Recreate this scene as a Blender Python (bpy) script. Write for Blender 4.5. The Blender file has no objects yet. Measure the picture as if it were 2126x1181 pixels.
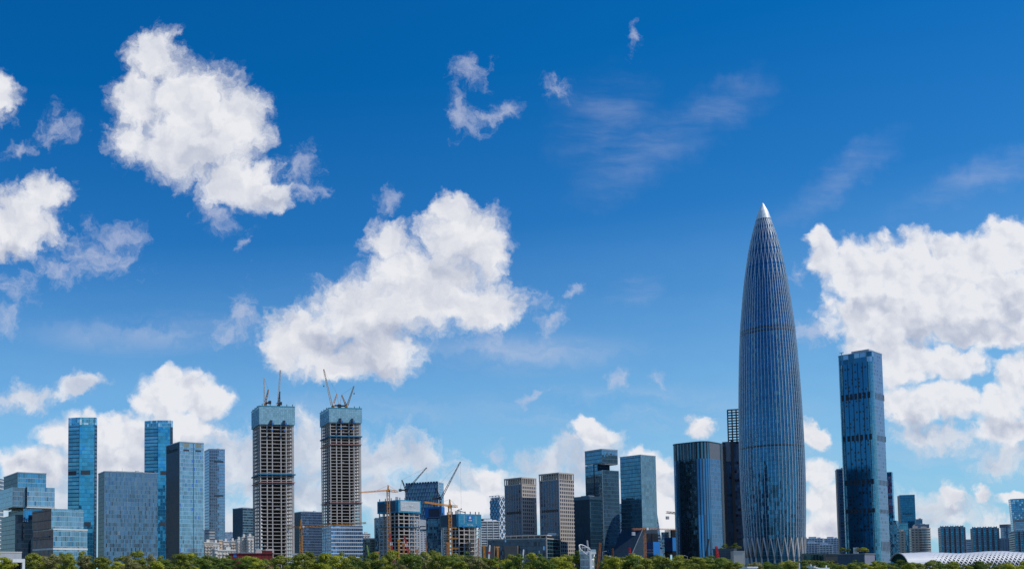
import bpy, math, random
from mathutils import Vector, Matrix
R = math.radians
random.seed(7)
S = bpy.context.scene
COL = S.collection

# ------------------------------------------------------------------ camera
W, H, F = 2126.0, 1181.0, 2000.0          # photograph size, focal length in its pixels
CX, HOR, PITCH = 400.0, 1192.0, R(3.32)   # principal column, horizon row, upward pitch
CY = HOR - F * math.tan(PITCH)
EYE = 2.0
cam = bpy.data.cameras.new("camera")
cam.sensor_width = 36.0
cam.lens = F / W * 36.0
cam.shift_x = (W / 2 - CX) / W
cam.shift_y = (CY - H / 2) / W
cam.clip_start = 0.5
cam.clip_end = 60000
camo = bpy.data.objects.new("camera", cam)
COL.objects.link(camo)
camo.location = (0, 0, EYE)
camo.rotation_euler = (math.pi / 2 + PITCH, 0, 0)
S.camera = camo
S.render.resolution_x, S.render.resolution_y = 1024, 568

def ray(px, py):
    r = (px - CX) / F
    u = (CY - py) / F
    return Vector((r, math.cos(PITCH) - u * math.sin(PITCH), math.sin(PITCH) + u * math.cos(PITCH)))
def at(px, py, Y):
    d = ray(px, py)
    d = d * (Y / d.y)
    return Vector((d.x, d.y, d.z + EYE))
def proj(p):
    z = p.z - EYE
    f = p.y * math.cos(PITCH) + z * math.sin(PITCH)
    u = -p.y * math.sin(PITCH) + z * math.cos(PITCH)
    return CX + F * p.x / f, CY - F * u / f
def zat(px, py, Y):
    return at(px, py, Y).z

# ------------------------------------------------------------------ node helper
class NG:
    def __init__(s, tree):
        s.t = tree
    def n(s, typ, ins=None, **props):
        nd = s.t.nodes.new(typ)
        for k, v in props.items():
            setattr(nd, k, v)
        if ins:
            for k, v in ins.items():
                s.put(nd.inputs[k], v)
        return nd
    def put(s, sock, v):
        if isinstance(v, bpy.types.NodeSocket):
            s.t.links.new(v, sock)
        else:
            if sock.type == 'RGBA' and len(v) == 3:
                v = (*v, 1)
            sock.default_value = v
    def m(s, op, a, b=None, c=None, clamp=False):
        nd = s.t.nodes.new('ShaderNodeMath')
        nd.operation = op
        nd.use_clamp = clamp
        for i, v in enumerate((a, b, c)):
            if v is not None:
                s.put(nd.inputs[i], v)
        return nd.outputs[0]
    def v(s, op, a, b=None, out=0, scale=None):
        nd = s.t.nodes.new('ShaderNodeVectorMath')
        nd.operation = op
        s.put(nd.inputs[0], a)
        if b is not None:
            s.put(nd.inputs[1], b)
        if scale is not None:
            s.put(nd.inputs['Scale'], scale)
        return nd.outputs['Value'] if out == 'v' else nd.outputs[0]
    def mix(s, f, a, b, typ='MIX'):
        nd = s.t.nodes.new('ShaderNodeMix')
        nd.data_type = 'RGBA'
        nd.blend_type = typ
        s.put(nd.inputs[0], f)
        s.put(nd.inputs[6], a)
        s.put(nd.inputs[7], b)
        return nd.outputs[2]
    def step(s, x, a, b, to0=0.0, to1=1.0, smooth=True):
        nd = s.t.nodes.new('ShaderNodeMapRange')
        nd.interpolation_type = 'SMOOTHSTEP' if smooth else 'LINEAR'
        s.put(nd.inputs[0], x)
        for i, v in zip((1, 2, 3, 4), (a, b, to0, to1)):
            s.put(nd.inputs[i], v)
        return nd.outputs[0]
    def noise(s, vec, scale, detail=4, rough=0.5, dist=0.0, dims='2D', out='Fac'):
        nd = s.n('ShaderNodeTexNoise', {'Scale': scale, 'Detail': detail, 'Roughness': rough, 'Distortion': dist}, noise_dimensions=dims)
        s.put(nd.inputs['Vector'], vec)
        return nd.outputs[out]
    def comb(s, x, y, z=0.0):
        return s.n('ShaderNodeCombineXYZ', {0: x, 1: y, 2: z}).outputs[0]

# ------------------------------------------------------------------ sky
SUN_AZ, SUN_EL = 118.0, 52.0             # degrees from +Y towards +X, degrees up
def build_world():
    w = bpy.data.worlds.new("World")
    S.world = w
    w.use_nodes = True
    t = w.node_tree
    t.nodes.clear()
    g = NG(t)
    sky = g.n('ShaderNodeTexSky', sky_type='NISHITA', sun_disc=False, sun_elevation=R(SUN_EL), sun_rotation=R(SUN_AZ),
              altitude=0, air_density=1.0, dust_density=0.25, ozone_density=1.5)
    hs = g.n('ShaderNodeHueSaturation', {'Saturation': 1.12, 'Value': 1.0, 'Color': sky.outputs[0]})
    d = g.n('ShaderNodeTexCoord').outputs['Generated']
    sp = g.n('ShaderNodeSeparateXYZ', {0: d})
    ay = g.m('MAXIMUM', g.m('ABSOLUTE', sp.outputs[1]), 0.02)  # absolute Y repeats the clouds behind the camera, unseen but for reflections
    U = g.m('MULTIPLY', g.m('DIVIDE', sp.outputs[0], ay), 20.0)
    V = g.m('MULTIPLY', g.m('DIVIDE', sp.outputs[2], ay), 20.0)
    P = g.comb(U, V)
    # polarised blue: deeper with height
    deep = g.step(sp.outputs[2], 0.02, 0.46, 0, 1, smooth=False)
    tint = g.mix(deep, SKY_LOW, SKY_HIGH)
    base = g.mix(1.0, hs.outputs[0], tint, 'MULTIPLY')

    last = [None]
    def field(blobs, vec, k=0.18):
        acc = None
        for b in blobs:
            px, py, rx, ry = b[:4]
            a = b[4] if len(b) > 4 else 0
            dd = ray(px, py)
            if last[0] is not None:      # each blob waits for the one before it (keeps the shader's stack small)
                v_ = g.n('ShaderNodeVectorMath', {0: last[0], 1: (1e-7, 1e-7, 0), 2: vec}, operation='MULTIPLY_ADD').outputs[0]
            else:
                v_ = vec
            mp = g.n('ShaderNodeMapping', {'Vector': v_, 'Location': (dd.x / dd.y * 20, dd.z / dd.y * 20, 0),
                     'Rotation': (0, 0, R(a)), 'Scale': (rx / 100, ry / 100, 1)}, vector_type='TEXTURE')
            L = g.v('LENGTH', mp.outputs[0], out='v')
            acc = L if acc is None else g.m('SMOOTH_MIN', acc, L, k)
            last[0] = acc
        return g.m('SUBTRACT', 1.0, acc)
    # noise fields shared by all cloud kinds
    w1 = g.v('SUBTRACT', g.noise(P, 0.9, 3, 0.5, out='Color'), (0.5, 0.5, 0.5))
    w2 = g.v('SUBTRACT', g.noise(P, 3.2, 5, 0.62, out='Color'), (0.5, 0.5, 0.5))
    Pw = g.v('ADD', g.v('ADD', P, g.v('SCALE', w1, scale=0.75)), g.v('SCALE', w2, scale=0.42))
    fb = g.noise(Pw, 1.9, 9, 0.63)
    LX = (0.20, 0.26, 0.0)
    soft1 = g.noise(Pw, 1.5, 4, 0.5)
    soft2 = g.noise(g.v('ADD', Pw, LX), 1.5, 4, 0.5)
    fine = g.noise(Pw, 7.0, 6, 0.65)
    # billowing (cauliflower) field for the crisp cumulus: distance to cell centres on two scales
    def cells(scale, vec):
        vn = g.n('ShaderNodeTexVoronoi', {'Scale': scale, 'Vector': vec}, voronoi_dimensions='2D', feature='SMOOTH_F1')
        vn.inputs['Smoothness'].default_value = 0.35
        return vn.outputs['Distance']
    Pb = g.v('ADD', P, g.v('SCALE', w2, scale=0.22))
    bil = g.m('ADD', g.m('MULTIPLY', cells(2.2, Pb), 0.6), g.m('MULTIPLY', cells(5.2, Pb), 0.30))
    Pb2 = g.v('ADD', Pb, (0.09, 0.12, 0))
    bil2 = g.m('ADD', g.m('MULTIPLY', cells(2.2, Pb2), 0.6), g.m('MULTIPLY', cells(5.2, Pb2), 0.30))

    nf = g.m('SUBTRACT', fb, 0.5)
    ff = g.m('SUBTRACT', fine, 0.5)
    # torn fair-weather clouds
    Ft = field(TORN, Pw)
    at_ = g.m('ADD', g.m('ADD', g.m('MULTIPLY', Ft, 1.75), g.m('MULTIPLY', nf, 1.45)), g.m('MULTIPLY', ff, 0.42))
    a_torn = g.step(at_, -0.12, 0.95)
    # thin scraps
    Fs = field(SCRAPS, Pw, 0.05)
    as_ = g.m('ADD', g.m('ADD', Fs, g.m('MULTIPLY', nf, 2.3)), g.m('MULTIPLY', ff, 0.7))
    a_scr = g.m('MULTIPLY', g.step(as_, -0.05, 1.25), 0.62)
    # crisp cumulus
    Fc = field(CRISP, g.v('ADD', P, g.v('ADD', g.v('SCALE', w1, scale=0.45), g.v('SCALE', w2, scale=0.22))))
    ac_ = g.m('ADD', g.m('SUBTRACT', g.m('ADD', g.m('MULTIPLY', Fc, 1.5), g.m('MULTIPLY', nf, 0.85)), g.m('MULTIPLY', g.m('SUBTRACT', bil, 0.30), 0.8)), g.m('MULTIPLY', ff, 0.22))
    a_cri = g.m('MULTIPLY', g.step(ac_, -0.08, 0.58), 0.97)
    # low soft banks behind the towers
    Fb = field(BANKS, Pw, 0.25)
    ab_ = g.m('ADD', Fb, g.m('MULTIPLY', nf, 1.5))
    a_bnk = g.m('MULTIPLY', g.step(ab_, -0.12, 0.75), 0.86)
    # high streaks
    rot = g.n('ShaderNodeMapping', {'Vector': g.v('ADD', P, g.v('SCALE', w1, scale=0.35)), 'Rotation': (0, 0, R(-30)), 'Scale': (0.22, 1.3, 1)}).outputs[0]
    st = g.noise(rot, 1.5, 8, 0.58)
    Fk = field(STREAKS, Pw, 0.1)
    a_str = g.m('MULTIPLY', g.m('MULTIPLY', g.step(Fk, -0.35, 1.1), g.step(st, 0.22, 0.85)), 0.29)
    # veil of thin cloud low in the sky
    rv = g.n('ShaderNodeMapping', {'Vector': Pw, 'Scale': (0.16, 1.0, 1)}).outputs[0]
    vl = g.noise(rv, 1.1, 6, 0.55)
    Fv = field(VEILS, P, 0.2)
    a_vl = g.m('MULTIPLY', g.m('MULTIPLY', g.step(Fv, -0.2, 1.0), g.step(vl, 0.32, 0.72)), 0.50)
    # scattered clouds out of the picture to the sides (seen only in the glass)
    side = g.step(g.m('ABSOLUTE', U), 19.0, 26.0)
    lowb = g.m('MULTIPLY', g.step(sp.outputs[2], 0.0, 0.03), g.step(sp.outputs[2], 0.55, 0.25))
    sd = g.noise(d, 3.0, 7, 0.6, dims='3D')
    a_sd = g.m('MULTIPLY', g.m('MULTIPLY', side, lowb), g.step(sd, 0.52, 0.66))

    # light: denser towards the sun means more shade
    sh_t = g.m('MULTIPLY', g.m('SUBTRACT', soft2, soft1), 1.05)
    sh_c = g.m('MULTIPLY', g.m('SUBTRACT', bil, bil2), 0.6)
    Fd = field(SHADE, Pw, 0.3)
    under = g.m('MULTIPLY', g.step(g.m('ADD', Fd, g.m('MULTIPLY', nf, 0.8)), -0.25, 0.9), 0.60)
    lit_t = g.m('SUBTRACT', g.m('SUBTRACT', 0.80, sh_t), under, clamp=True)
    lit_c = g.m('SUBTRACT', g.m('SUBTRACT', g.m('SUBTRACT', 0.95, g.m('MULTIPLY', sh_t, 1.0)), sh_c), under, clamp=True)
    lit_b = g.m('SUBTRACT', g.m('SUBTRACT', 0.62, g.m('MULTIPLY', sh_t, 1.0)), g.m('MULTIPLY', under, 0.6), clamp=True)
    def cc(l):
        return g.mix(l, CLOUD_DARK, CLOUD_LIT)
    # pale moist air low in the sky
    hz = g.m('MULTIPLY', g.m('POWER', g.step(sp.outputs[2], 0.33, 0.0, smooth=False), 1.1), g.m('MULTIPLY_ADD', g.m('SUBTRACT', vl, 0.5), 0.5, 0.80))
    c = g.mix(hz, base, SKY_HAZE)
    for a, l in ((a_str, None), (a_vl, None), (a_sd, lit_t), (a_bnk, lit_b), (a_scr, None), (a_cri, lit_c), (a_torn, lit_t)):
        c = g.mix(a, c, cc(l) if l is not None else CLOUD_THIN)
    bg = g.n('ShaderNodeBackground', {'Color': c, 'Strength': 0.1})
    out = g.n('ShaderNodeOutputWorld', {'Surface': bg.outputs[0]})
    w.cycles.sampling_method = 'MANUAL'
    w.cycles.sample_map_resolution = 512

SKY_HAZE = (3.3, 5.9, 8.0)
SKY_LOW = (0.50, 0.95, 1.30)
SKY_HIGH = (0.02, 0.68, 1.18)
CLOUD_LIT = (8.25, 8.35, 8.75)
CLOUD_DARK = (4.3, 4.8, 6.1)
CLOUD_THIN = (5.6, 6.0, 7.4)
TORN = [
    (318, 120, 78, 78), (290, 205, 72, 80), (400, 215, 125, 110), (385, 305, 150, 95), (480, 255, 90, 120), (500, 375, 110, 62), (560, 410, 66, 42), (275, 290, 65, 55),
    (-8, 200, 55, 65), (40, 455, 115, 80), (95, 400, 62, 52), (20, 495, 95, 46),
    (880, 590, 170, 120), (960, 490, 105, 90), (940, 430, 55, 42), (1010, 530, 55, 80), (770, 645, 150, 100), (640, 705, 100, 78), (585, 715, 55, 80),
    (790, 735, 105, 62), (690, 755, 120, 44), (985, 630, 110, 66), (1040, 645, 60, 42), (810, 500, 60, 50),
    (1455, 890, 44, 30), (1688, 905, 34, 34), (1976, 1026, 42, 34), (2040, 1026, 20, 22),
]
SCRAPS = [
    (630, 355, 38, 55), (640, 405, 60, 24), (120, 265, 52, 46), (30, 310, 50, 24), (190, 535, 120, 66), (235, 490, 75, 45), (130, 565, 75, 46), (25, 590, 70, 50), (10, 665, 40, 45),
    (500, 660, 40, 75, -20), (470, 690, 45, 40), (460, 440, 55, 50), (985, 150, 48, 52), (962, 225, 34, 72, -8), (1055, 222, 50, 30, 20), (985, 262, 40, 40), (1015, 238, 60, 26), (1165, 190, 38, 34), (1325, 80, 22, 40),
    (1110, 640, 70, 32), (1155, 680, 45, 34), (1010, 700, 55, 40), (1180, 610, 40, 16), (805, 425, 30, 40), (1695, 685, 70, 42), (1660, 560, 30, 30), (505, 500, 16, 20), (1290, 790, 22, 34), (1120, 830, 40, 16, 25), (1360, 785, 26, 20), (1025, 935, 22, 36),
]
CRISP = [
    (375, 812, 92, 56), (355, 785, 46, 38), (430, 830, 66, 50), (320, 845, 52, 45), (165, 905, 95, 52), (75, 965, 100, 52), (255, 905, 90, 52), (370, 890, 95, 62), (225, 960, 170, 60),
    (1785, 570, 100, 88), (1880, 550, 125, 88), (2010, 545, 130, 82), (2110, 510, 110, 78), (1710, 540, 44, 46), (1700, 495, 34, 34), (1830, 650, 140, 92), (1960, 640, 175, 96), (2090, 625, 125, 96), (1850, 730, 120, 46), (1920, 600, 150, 90), (2050, 700, 110, 40),
    (1870, 775, 66, 40), (1965, 755, 110, 46), (1890, 840, 80, 52), (1975, 830, 95, 52), (2080, 840, 66, 52), (2110, 780, 48, 60), (2085, 890, 76, 46),
    (1700, 980, 48, 42), (1720, 1035, 72, 50), (1720, 1090, 80, 40), (2106, 1036, 42, 20), (1015, 1000, 42, 42), (960, 1045, 80, 36), (1330, 950, 52, 34), (1370, 1000, 40, 60), (1380, 1070, 52, 55),
    (1220, 885, 46, 22), (1235, 905, 55, 26),
]
BANKS = [
    (560, 985, 120, 70), (740, 960, 150, 70), (1000, 1020, 150, 60), (1160, 1010, 170, 60), (1320, 1050, 160, 70), (1930, 1050, 140, 40), (1760, 1060, 120, 60),
    (40, 832, 105, 34, 8), (155, 806, 85, 26, 18), (60, 835, 60, 22, 8),
    (100, 1030, 200, 85), (280, 1000, 180, 100), (470, 960, 130, 90), (640, 930, 90, 90), (650, 1030, 120, 90), (840, 945, 120, 60), (800, 1030, 160, 80), (960, 1080, 150, 50), (1130, 965, 75, 48), (1210, 950, 90, 62), (1330, 1030, 120, 90),
    (1100, 1060, 120, 70), (500, 1080, 200, 60), (1960, 1080, 120, 26), (2080, 1090, 100, 36), (1900, 1110, 160, 30), (2080, 950, 80, 50), (1930, 900, 120, 36), (1700, 1110, 90, 40), (1240, 920, 70, 36),
]
STREAKS = [(1330, 320, 170, 70, 30), (1740, 370, 170, 42, 35), (2040, 370, 190, 40, 22), (1250, 250, 120, 90, 40), (1320, 600, 60, 30, 15), (1500, 220, 120, 50, 30)]
VEILS = [(1100, 735, 330, 50), (1300, 850, 420, 55), (700, 870, 300, 60), (300, 690, 260, 50), (2000, 960, 250, 60), (1500, 960, 300, 60)]
SHADE = [
    (720, 715, 130, 42), (820, 690, 90, 40), (770, 760, 80, 26), (930, 560, 70, 40), (400, 340, 80, 40), (1900, 690, 150, 48), (2020, 690, 120, 40), (2090, 650, 60, 40), (1800, 640, 60, 40), (2090, 890, 60, 30), (1930, 880, 60, 20), (150, 985, 150, 55), (300, 950, 110, 50), (400, 930, 70, 40), (1975, 1055, 36, 14), (620, 1000, 80, 60), (1730, 1090, 60, 30), (1200, 960, 60, 40), (20, 520, 60, 24), (560, 420, 40, 20),
]
build_world()

sun = bpy.data.lights.new("sun", 'SUN')
sun.energy = 3.6
sun.angle = R(0.53)
sun.color = (1.0, 0.95, 0.87)
suno = bpy.data.objects.new("sun", sun)
COL.objects.link(suno)
SUND = Vector((math.sin(R(SUN_AZ)) * math.cos(R(SUN_EL)), math.cos(R(SUN_AZ)) * math.cos(R(SUN_EL)), math.sin(R(SUN_EL))))
suno.rotation_euler = SUND.to_track_quat('Z', 'Y').to_euler()
suno.location = (600, -400, 900)
S.view_settings.view_transform = 'Standard'
S.view_settings.look = 'None'
S.view_settings.exposure = 0.0
S.view_settings.gamma = 1.0
S.cycles.max_bounces = 6
S.cycles.use_denoising = True

# ------------------------------------------------------------------ materials
def new_mat(name):
    m = bpy.data.materials.new(name)
    m.use_nodes = True
    m.node_tree.nodes.clear()
    return m, NG(m.node_tree)
_plain = {}
def plain(name, col, rough=0.6, metal=0.0, var=0.12, scale=0.15, spec=0.4):
    if name in _plain:
        return _plain[name]
    m, g = new_mat(name)
    co = g.n('ShaderNodeTexCoord').outputs['Object']
    a = g.noise(co, scale, 5, 0.6, dims='3D')
    b = g.noise(g.n('ShaderNodeMapping', {'Vector': co, 'Scale': (1, 1, 0.12)}).outputs[0], 0.9, 4, 0.6, dims='3D')
    f = g.m('ADD', g.m('MULTIPLY', a, 0.6), g.m('MULTIPLY', b, 0.4))
    c = g.mix(g.step(f, 0.3, 0.7), tuple(x * (1 - var) for x in col), tuple(min(1, x * (1 + var)) for x in col))
    p = g.n('ShaderNodeBsdfPrincipled', {'Base Color': c, 'Roughness': rough, 'Metallic': metal, 'Specular IOR Level': spec})
    g.n('ShaderNodeOutputMaterial', {'Surface': p.outputs[0]})
    _plain[name] = m
    return m

DIM = 0.80
def facade(name, tint, frame=(0.25, 0.27, 0.3), pw=1.5, fh=4.0, lw=0.12, hw=0.16, metal=0.75, rough=0.07, var=0.35, tilt=0.02, wav=0.0,
           odd=0.0, oddcol=(0.02, 0.03, 0.05), frough=0.45, hframe=None, wsc=0.12, bright=0.0, bcol=(0.6, 0.65, 0.7), fmetal=0.2, pv=0.0, spec=0.5):
    """Glass curtain wall: panels pw x fh metres with mullions and floor bands; each pane has its own tone and tiny tilt."""
    m, g = new_mat(name)
    uv = g.n('ShaderNodeUVMap', uv_map='UVMap').outputs[0]
    s = g.n('ShaderNodeSeparateXYZ', {0: uv})
    x, y = g.m('DIVIDE', s.outputs[0], pw), g.m('DIVIDE', s.outputs[1], fh)
    ix, iy = g.m('FLOOR', x), g.m('FLOOR', y)
    cell = g.comb(ix, iy)
    wn = g.n('ShaderNodeTexWhiteNoise', {'Vector': cell}, noise_dimensions='2D')
    wrow = g.n('ShaderNodeTexWhiteNoise', {'W': iy}, noise_dimensions='1D')
    fx, fy = g.m('FRACT', x), g.m('FRACT', y)
    mx, my = g.m('LESS_THAN', fx, lw), g.m('LESS_THAN', fy, hw)
    # tone: broad patches painted in place of reflections + single panes
    patch = g.noise(g.n('ShaderNodeMapping', {'Vector': uv, 'Scale': (0.35, 1.0, 1)}).outputs[0], 0.045, 4, 0.6)
    rnd = g.m('ADD', g.m('ADD', g.m('MULTIPLY', wn.outputs[0], 0.55), g.m('MULTIPLY', wrow.outputs[0], 0.15)), g.m('MULTIPLY', patch, 0.6))
    tone = g.m('MULTIPLY_ADD', g.m('SUBTRACT', rnd, 0.62), 1.25 * var, DIM)
    col = g.v('SCALE', tint, scale=tone)
    col = g.mix(g.m('MULTIPLY', wn.outputs[1], 0.0), col, col) if False else col
    if pv:
        col = g.mix(g.m('MULTIPLY', g.step(patch, 0.45, 0.7), pv), col, (tint[0] * 1.7, tint[1] * 1.15, tint[2] * 1.2))
    if odd:
        col = g.mix(g.m('LESS_THAN', wn.outputs[0], odd), col, oddcol)
    if bright:
        w2 = g.n('ShaderNodeTexWhiteNoise', {'Vector': g.v('ADD', cell, (17.3, 5.1, 0))}, noise_dimensions='2D')
        col = g.mix(g.m('LESS_THAN', w2.outputs[0], bright), col, bcol)
    geo = g.n('ShaderNodeNewGeometry').outputs['Normal']
    n = g.v('ADD', geo, g.v('SCALE', g.v('SUBTRACT', wn.outputs[1], (.5, .5, .5)), scale=tilt * 2))
    if wav:
        wv = g.noise(uv, wsc, 4, 0.6, 0.6, out='Color')
        n = g.v('ADD', n, g.v('SCALE', g.v('SUBTRACT', wv, (.5, .5, .5)), scale=wav))
    n = g.v('NORMALIZE', n)
    gl = g.n('ShaderNodeBsdfPrincipled', {'Base Color': col, 'Roughness': rough, 'Metallic': metal, 'Normal': n, 'Specular IOR Level': spec})
    f1 = g.n('ShaderNodeBsdfPrincipled', {'Base Color': (*frame, 1), 'Roughness': frough, 'Metallic': fmetal, 'Specular IOR Level': spec})
    hf = hframe or frame
    f2 = g.n('ShaderNodeBsdfPrincipled', {'Base Color': (*hf, 1), 'Roughness': frough, 'Metallic': fmetal, 'Specular IOR Level': spec})
    a = g.n('ShaderNodeMixShader', {0: my, 1: gl.outputs[0], 2: f2.outputs[0]})
    b = g.n('ShaderNodeMixShader', {0: mx, 1: a.outputs[0], 2: f1.outputs[0]})
    g.n('ShaderNodeOutputMaterial', {'Surface': b.outputs[0]})
    return m

def windows(name, wall, glass=(0.06, 0.1, 0.16), pw=3.0, fh=3.4, ww=0.55, wh=0.5, jitter=0.0, wall2=None):
    """Solid wall with one window per bay and floor (far, small buildings)."""
    m, g = new_mat(name)
    uv = g.n('ShaderNodeUVMap', uv_map='UVMap').outputs[0]
    s = g.n('ShaderNodeSeparateXYZ', {0: uv})
    x, y = g.m('DIVIDE', s.outputs[0], pw), g.m('DIVIDE', s.outputs[1], fh)
    cell = g.comb(g.m('FLOOR', x), g.m('FLOOR', y))
    wn = g.n('ShaderNodeTexWhiteNoise', {'Vector': cell}, noise_dimensions='2D')
    fx = g.m('ABSOLUTE', g.m('SUBTRACT', g.m('FRACT', x), 0.5))
    fy = g.m('ABSOLUTE', g.m('SUBTRACT', g.m('FRACT', y), 0.5))
    k = g.m('MULTIPLY', g.m('LESS_THAN', fx, ww / 2), g.m('LESS_THAN', fy, wh / 2))
    if jitter:
        k = g.m('MULTIPLY', k, g.m('GREATER_THAN', wn.outputs[0], jitter))
    dirt = g.noise(g.n('ShaderNodeMapping', {'Vector': uv, 'Scale': (1, .15, 1)}).outputs[0], 0.3, 5, 0.6)
    wc = g.mix(g.step(dirt, 0.3, 0.75), wall, wall2 or tuple(c * 0.8 for c in wall))
    gc = g.v('SCALE', glass, scale=g.m('MULTIPLY_ADD', wn.outputs[0], 1.2, 0.4))
    a = g.n('ShaderNodeBsdfPrincipled', {'Base Color': wc, 'Roughness': 0.65})
    b = g.n('ShaderNodeBsdfPrincipled', {'Base Color': gc, 'Roughness': 0.1, 'Metallic': 0.35})
    g.n('ShaderNodeOutputMaterial', {'Surface': g.n('ShaderNodeMixShader', {0: k, 1: a.outputs[0], 2: b.outputs[0]}).outputs[0]})
    return m

# ------------------------------------------------------------------ mesh builder
class MB:
    def __init__(s):
        s.v, s.f, s.uv, s.mi = [], [], [], []
    def face(s, pts, uvs=None, mi=0):
        b = len(s.v)
        s.v += [tuple(p) for p in pts]
        s.f.append(tuple(range(b, b + len(pts))))
        s.uv.append(uvs or [(p[0] + p[1], p[2]) for p in pts])
        s.mi.append(mi)
    def box(s, x0, x1, y0, y1, z0, z1, mi=0, top=None):
        t = mi if top is None else top
        s.prism([(x0, y0), (x1, y0), (x1, y1), (x0, y1)], z0, z1, mi, t)
    def prism(s, poly, z0, z1, mi=0, top=None, mis=None, poly1=None, u0=0.0):
        """poly counter-clockwise seen from above; side faces carry metres along the wall and metres of height as UV"""
        q = poly1 or poly
        n, u = len(poly), u0
        for i in range(n):
            a, b, c, d = poly[i], poly[(i + 1) % n], q[(i + 1) % n], q[i]
            L = math.hypot(b[0] - a[0], b[1] - a[1])
            s.face([(*a, z0), (*b, z0), (*c, z1), (*d, z1)], [(u, z0), (u + L, z0), (u + L, z1), (u, z1)], mis[i] if mis else mi)
            u += L
        t = mi if top is None else top
        s.face([(*p, z1) for p in q], None, t)
        s.face([(*p, z0) for p in reversed(poly)], None, t)
    def tube(s, p, q, r, n=4, r1=None, cap=True):
        p, q = Vector(p), Vector(q)
        d = q - p
        if d.length < 1e-6:
            return
        rot = d.to_track_quat('Z', 'Y')
        r1 = r if r1 is None else r1
        ring = [[c + rot @ Vector((rr * math.cos(2 * math.pi * (i + .5) / n), rr * math.sin(2 * math.pi * (i + .5) / n), 0)) for i in range(n)] for c, rr in ((p, r), (q, r1))]
        for i in range(n):
            j = (i + 1) % n
            s.face([ring[0][i], ring[0][j], ring[1][j], ring[1][i]])
        if cap:
            s.face(ring[1])
            s.face(ring[0][::-1])
    def lattice(s, p, q, w, n, r, w1=None, tri=False):
        """open lattice beam of four (or three) chords with zigzag braces"""
        p, q = Vector(p), Vector(q)
        d = q - p
        ax = d.normalized()
        up = Vector((0, 0, 1)) if abs(ax.z) < 0.9 else Vector((1, 0, 0))
        sx = ax.cross(up).normalized()
        sy = sx.cross(ax).normalized()
        w1 = w if w1 is None else w1
        off = [(-1, -1), (1, -1), (1, 1), (-1, 1)] if not tri else [(-1, -0.7), (1, -0.7), (0, 1)]
        def pt(i, t):
            ww = (w + (w1 - w) * t) / 2
            return p + d * t + sx * off[i][0] * ww + sy * off[i][1] * ww
        k = len(off)
        for i in range(k):
            s.tube(pt(i, 0), pt(i, 1), r)
            for a in range(n):
                t0, t1 = a / n, (a + 1) / n
                i0, i1 = (i, (i + 1) % k) if a % 2 == 0 else ((i + 1) % k, i)
                s.tube(pt(i0, t0), pt(i1, t1), r * 0.7, 3, cap=False)
    def mesh(s, name, mats):
        me = bpy.data.meshes.new(name)
        me.from_pydata(s.v, [], s.f)
        ul = me.uv_layers.new(name='UVMap')
        flat = [c for f in s.uv for p in f for c in p]
        ul.data.foreach_set('uv', flat)
        for m in mats:
            me.materials.append(m)
        me.polygons.foreach_set('material_index', s.mi)
        me.update()
        return me
    def build(s, name, mats, parent=None, loc=None, rz=0.0, label=None):
        if not isinstance(mats, (list, tuple)):
            mats = [mats]
        o = bpy.data.objects.new(name, s.mesh(name, mats))
        COL.objects.link(o)
        if parent is not None:
            o.parent = parent
        if loc is not None:
            o.location = loc
        o.rotation_euler.z = rz
        if label:
            o['label'] = label
        return o

def put(me, name, parent, loc=(0, 0, 0), rz=0.0):
    """one more object sharing a mesh"""
    o = bpy.data.objects.new(name, me)
    COL.objects.link(o)
    o.parent = parent
    o.location = loc
    o.rotation_euler.z = rz
    return o
def thing(name, label, cat, loc=(0, 0, 0), rz=0.0, group=None):
    o = bpy.data.objects.new(name, None)
    COL.objects.link(o)
    o.empty_display_size = 2
    o.location = loc
    o.rotation_euler.z = rz
    o['label'] = label
    o['category'] = cat
    if group:
        o['group'] = group
    return o
def tag(o, label, cat, group=None, kind=None):
    o['label'] = label
    o['category'] = cat
    if group:
        o['group'] = group
    if kind:
        o['kind'] = kind
    return o
def structure(o):
    o['kind'] = 'structure'
    return o

# ------------------------------------------------------------------ placing buildings
def solve_len(C, d, px):
    lo, hi = 0.0, 400.0
    x0 = proj(C)[0]
    sgn = 1 if px > x0 else -1
    for _ in range(50):
        mid = (lo + hi) / 2
        if (proj(C + d * mid)[0] - px) * sgn < 0:
            lo = mid
        else:
            hi = mid
    return (lo + hi) / 2
class Plan:
    """rectangular plan whose near corner shows at column xc, its left and right far corners at xl and xr (rows at the roof)"""
    def __init__(s, xl, xc, xr, ytop, Y, aspect=1.0, wl=None, wr=None, a=None):
        s.C = at(xc, ytop, Y)
        s.h = s.C.z
        s.Y = Y
        phi = math.atan2(xc - CX, F)
        pl, pr = max(xc - xl, 0.01), max(xr - xc, 0.01)
        if a is None:
            a = math.atan2(pl * aspect, pr) - phi       # aspect = right side / left side
        else:
            a = R(a) - phi                              # a given: turn of the front face away from the line of sight
        s.a = a
        s.e1 = Vector((math.cos(a), math.sin(a), 0))
        s.e2 = Vector((-math.sin(a), math.cos(a), 0))
        s.w1 = wr or solve_len(s.C, s.e1, xr)
        s.w2 = wl or solve_len(s.C, s.e2, xl)
        c = s.C + s.e1 * s.w1 / 2 + s.e2 * s.w2 / 2
        s.base = Vector((c.x, c.y, 0))
        s.X, s.Yh = s.w1 / 2, s.w2 / 2
    def z(s, py):
        """height of row py on the near corner's vertical"""
        return s.h * 0 + at(proj(s.C)[0], py, s.C.y).z
    def rect(s, g=0.0):
        x, y = s.X + g, s.Yh + g
        return [(-x, -y), (x, -y), (x, y), (-x, y)]

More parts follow.
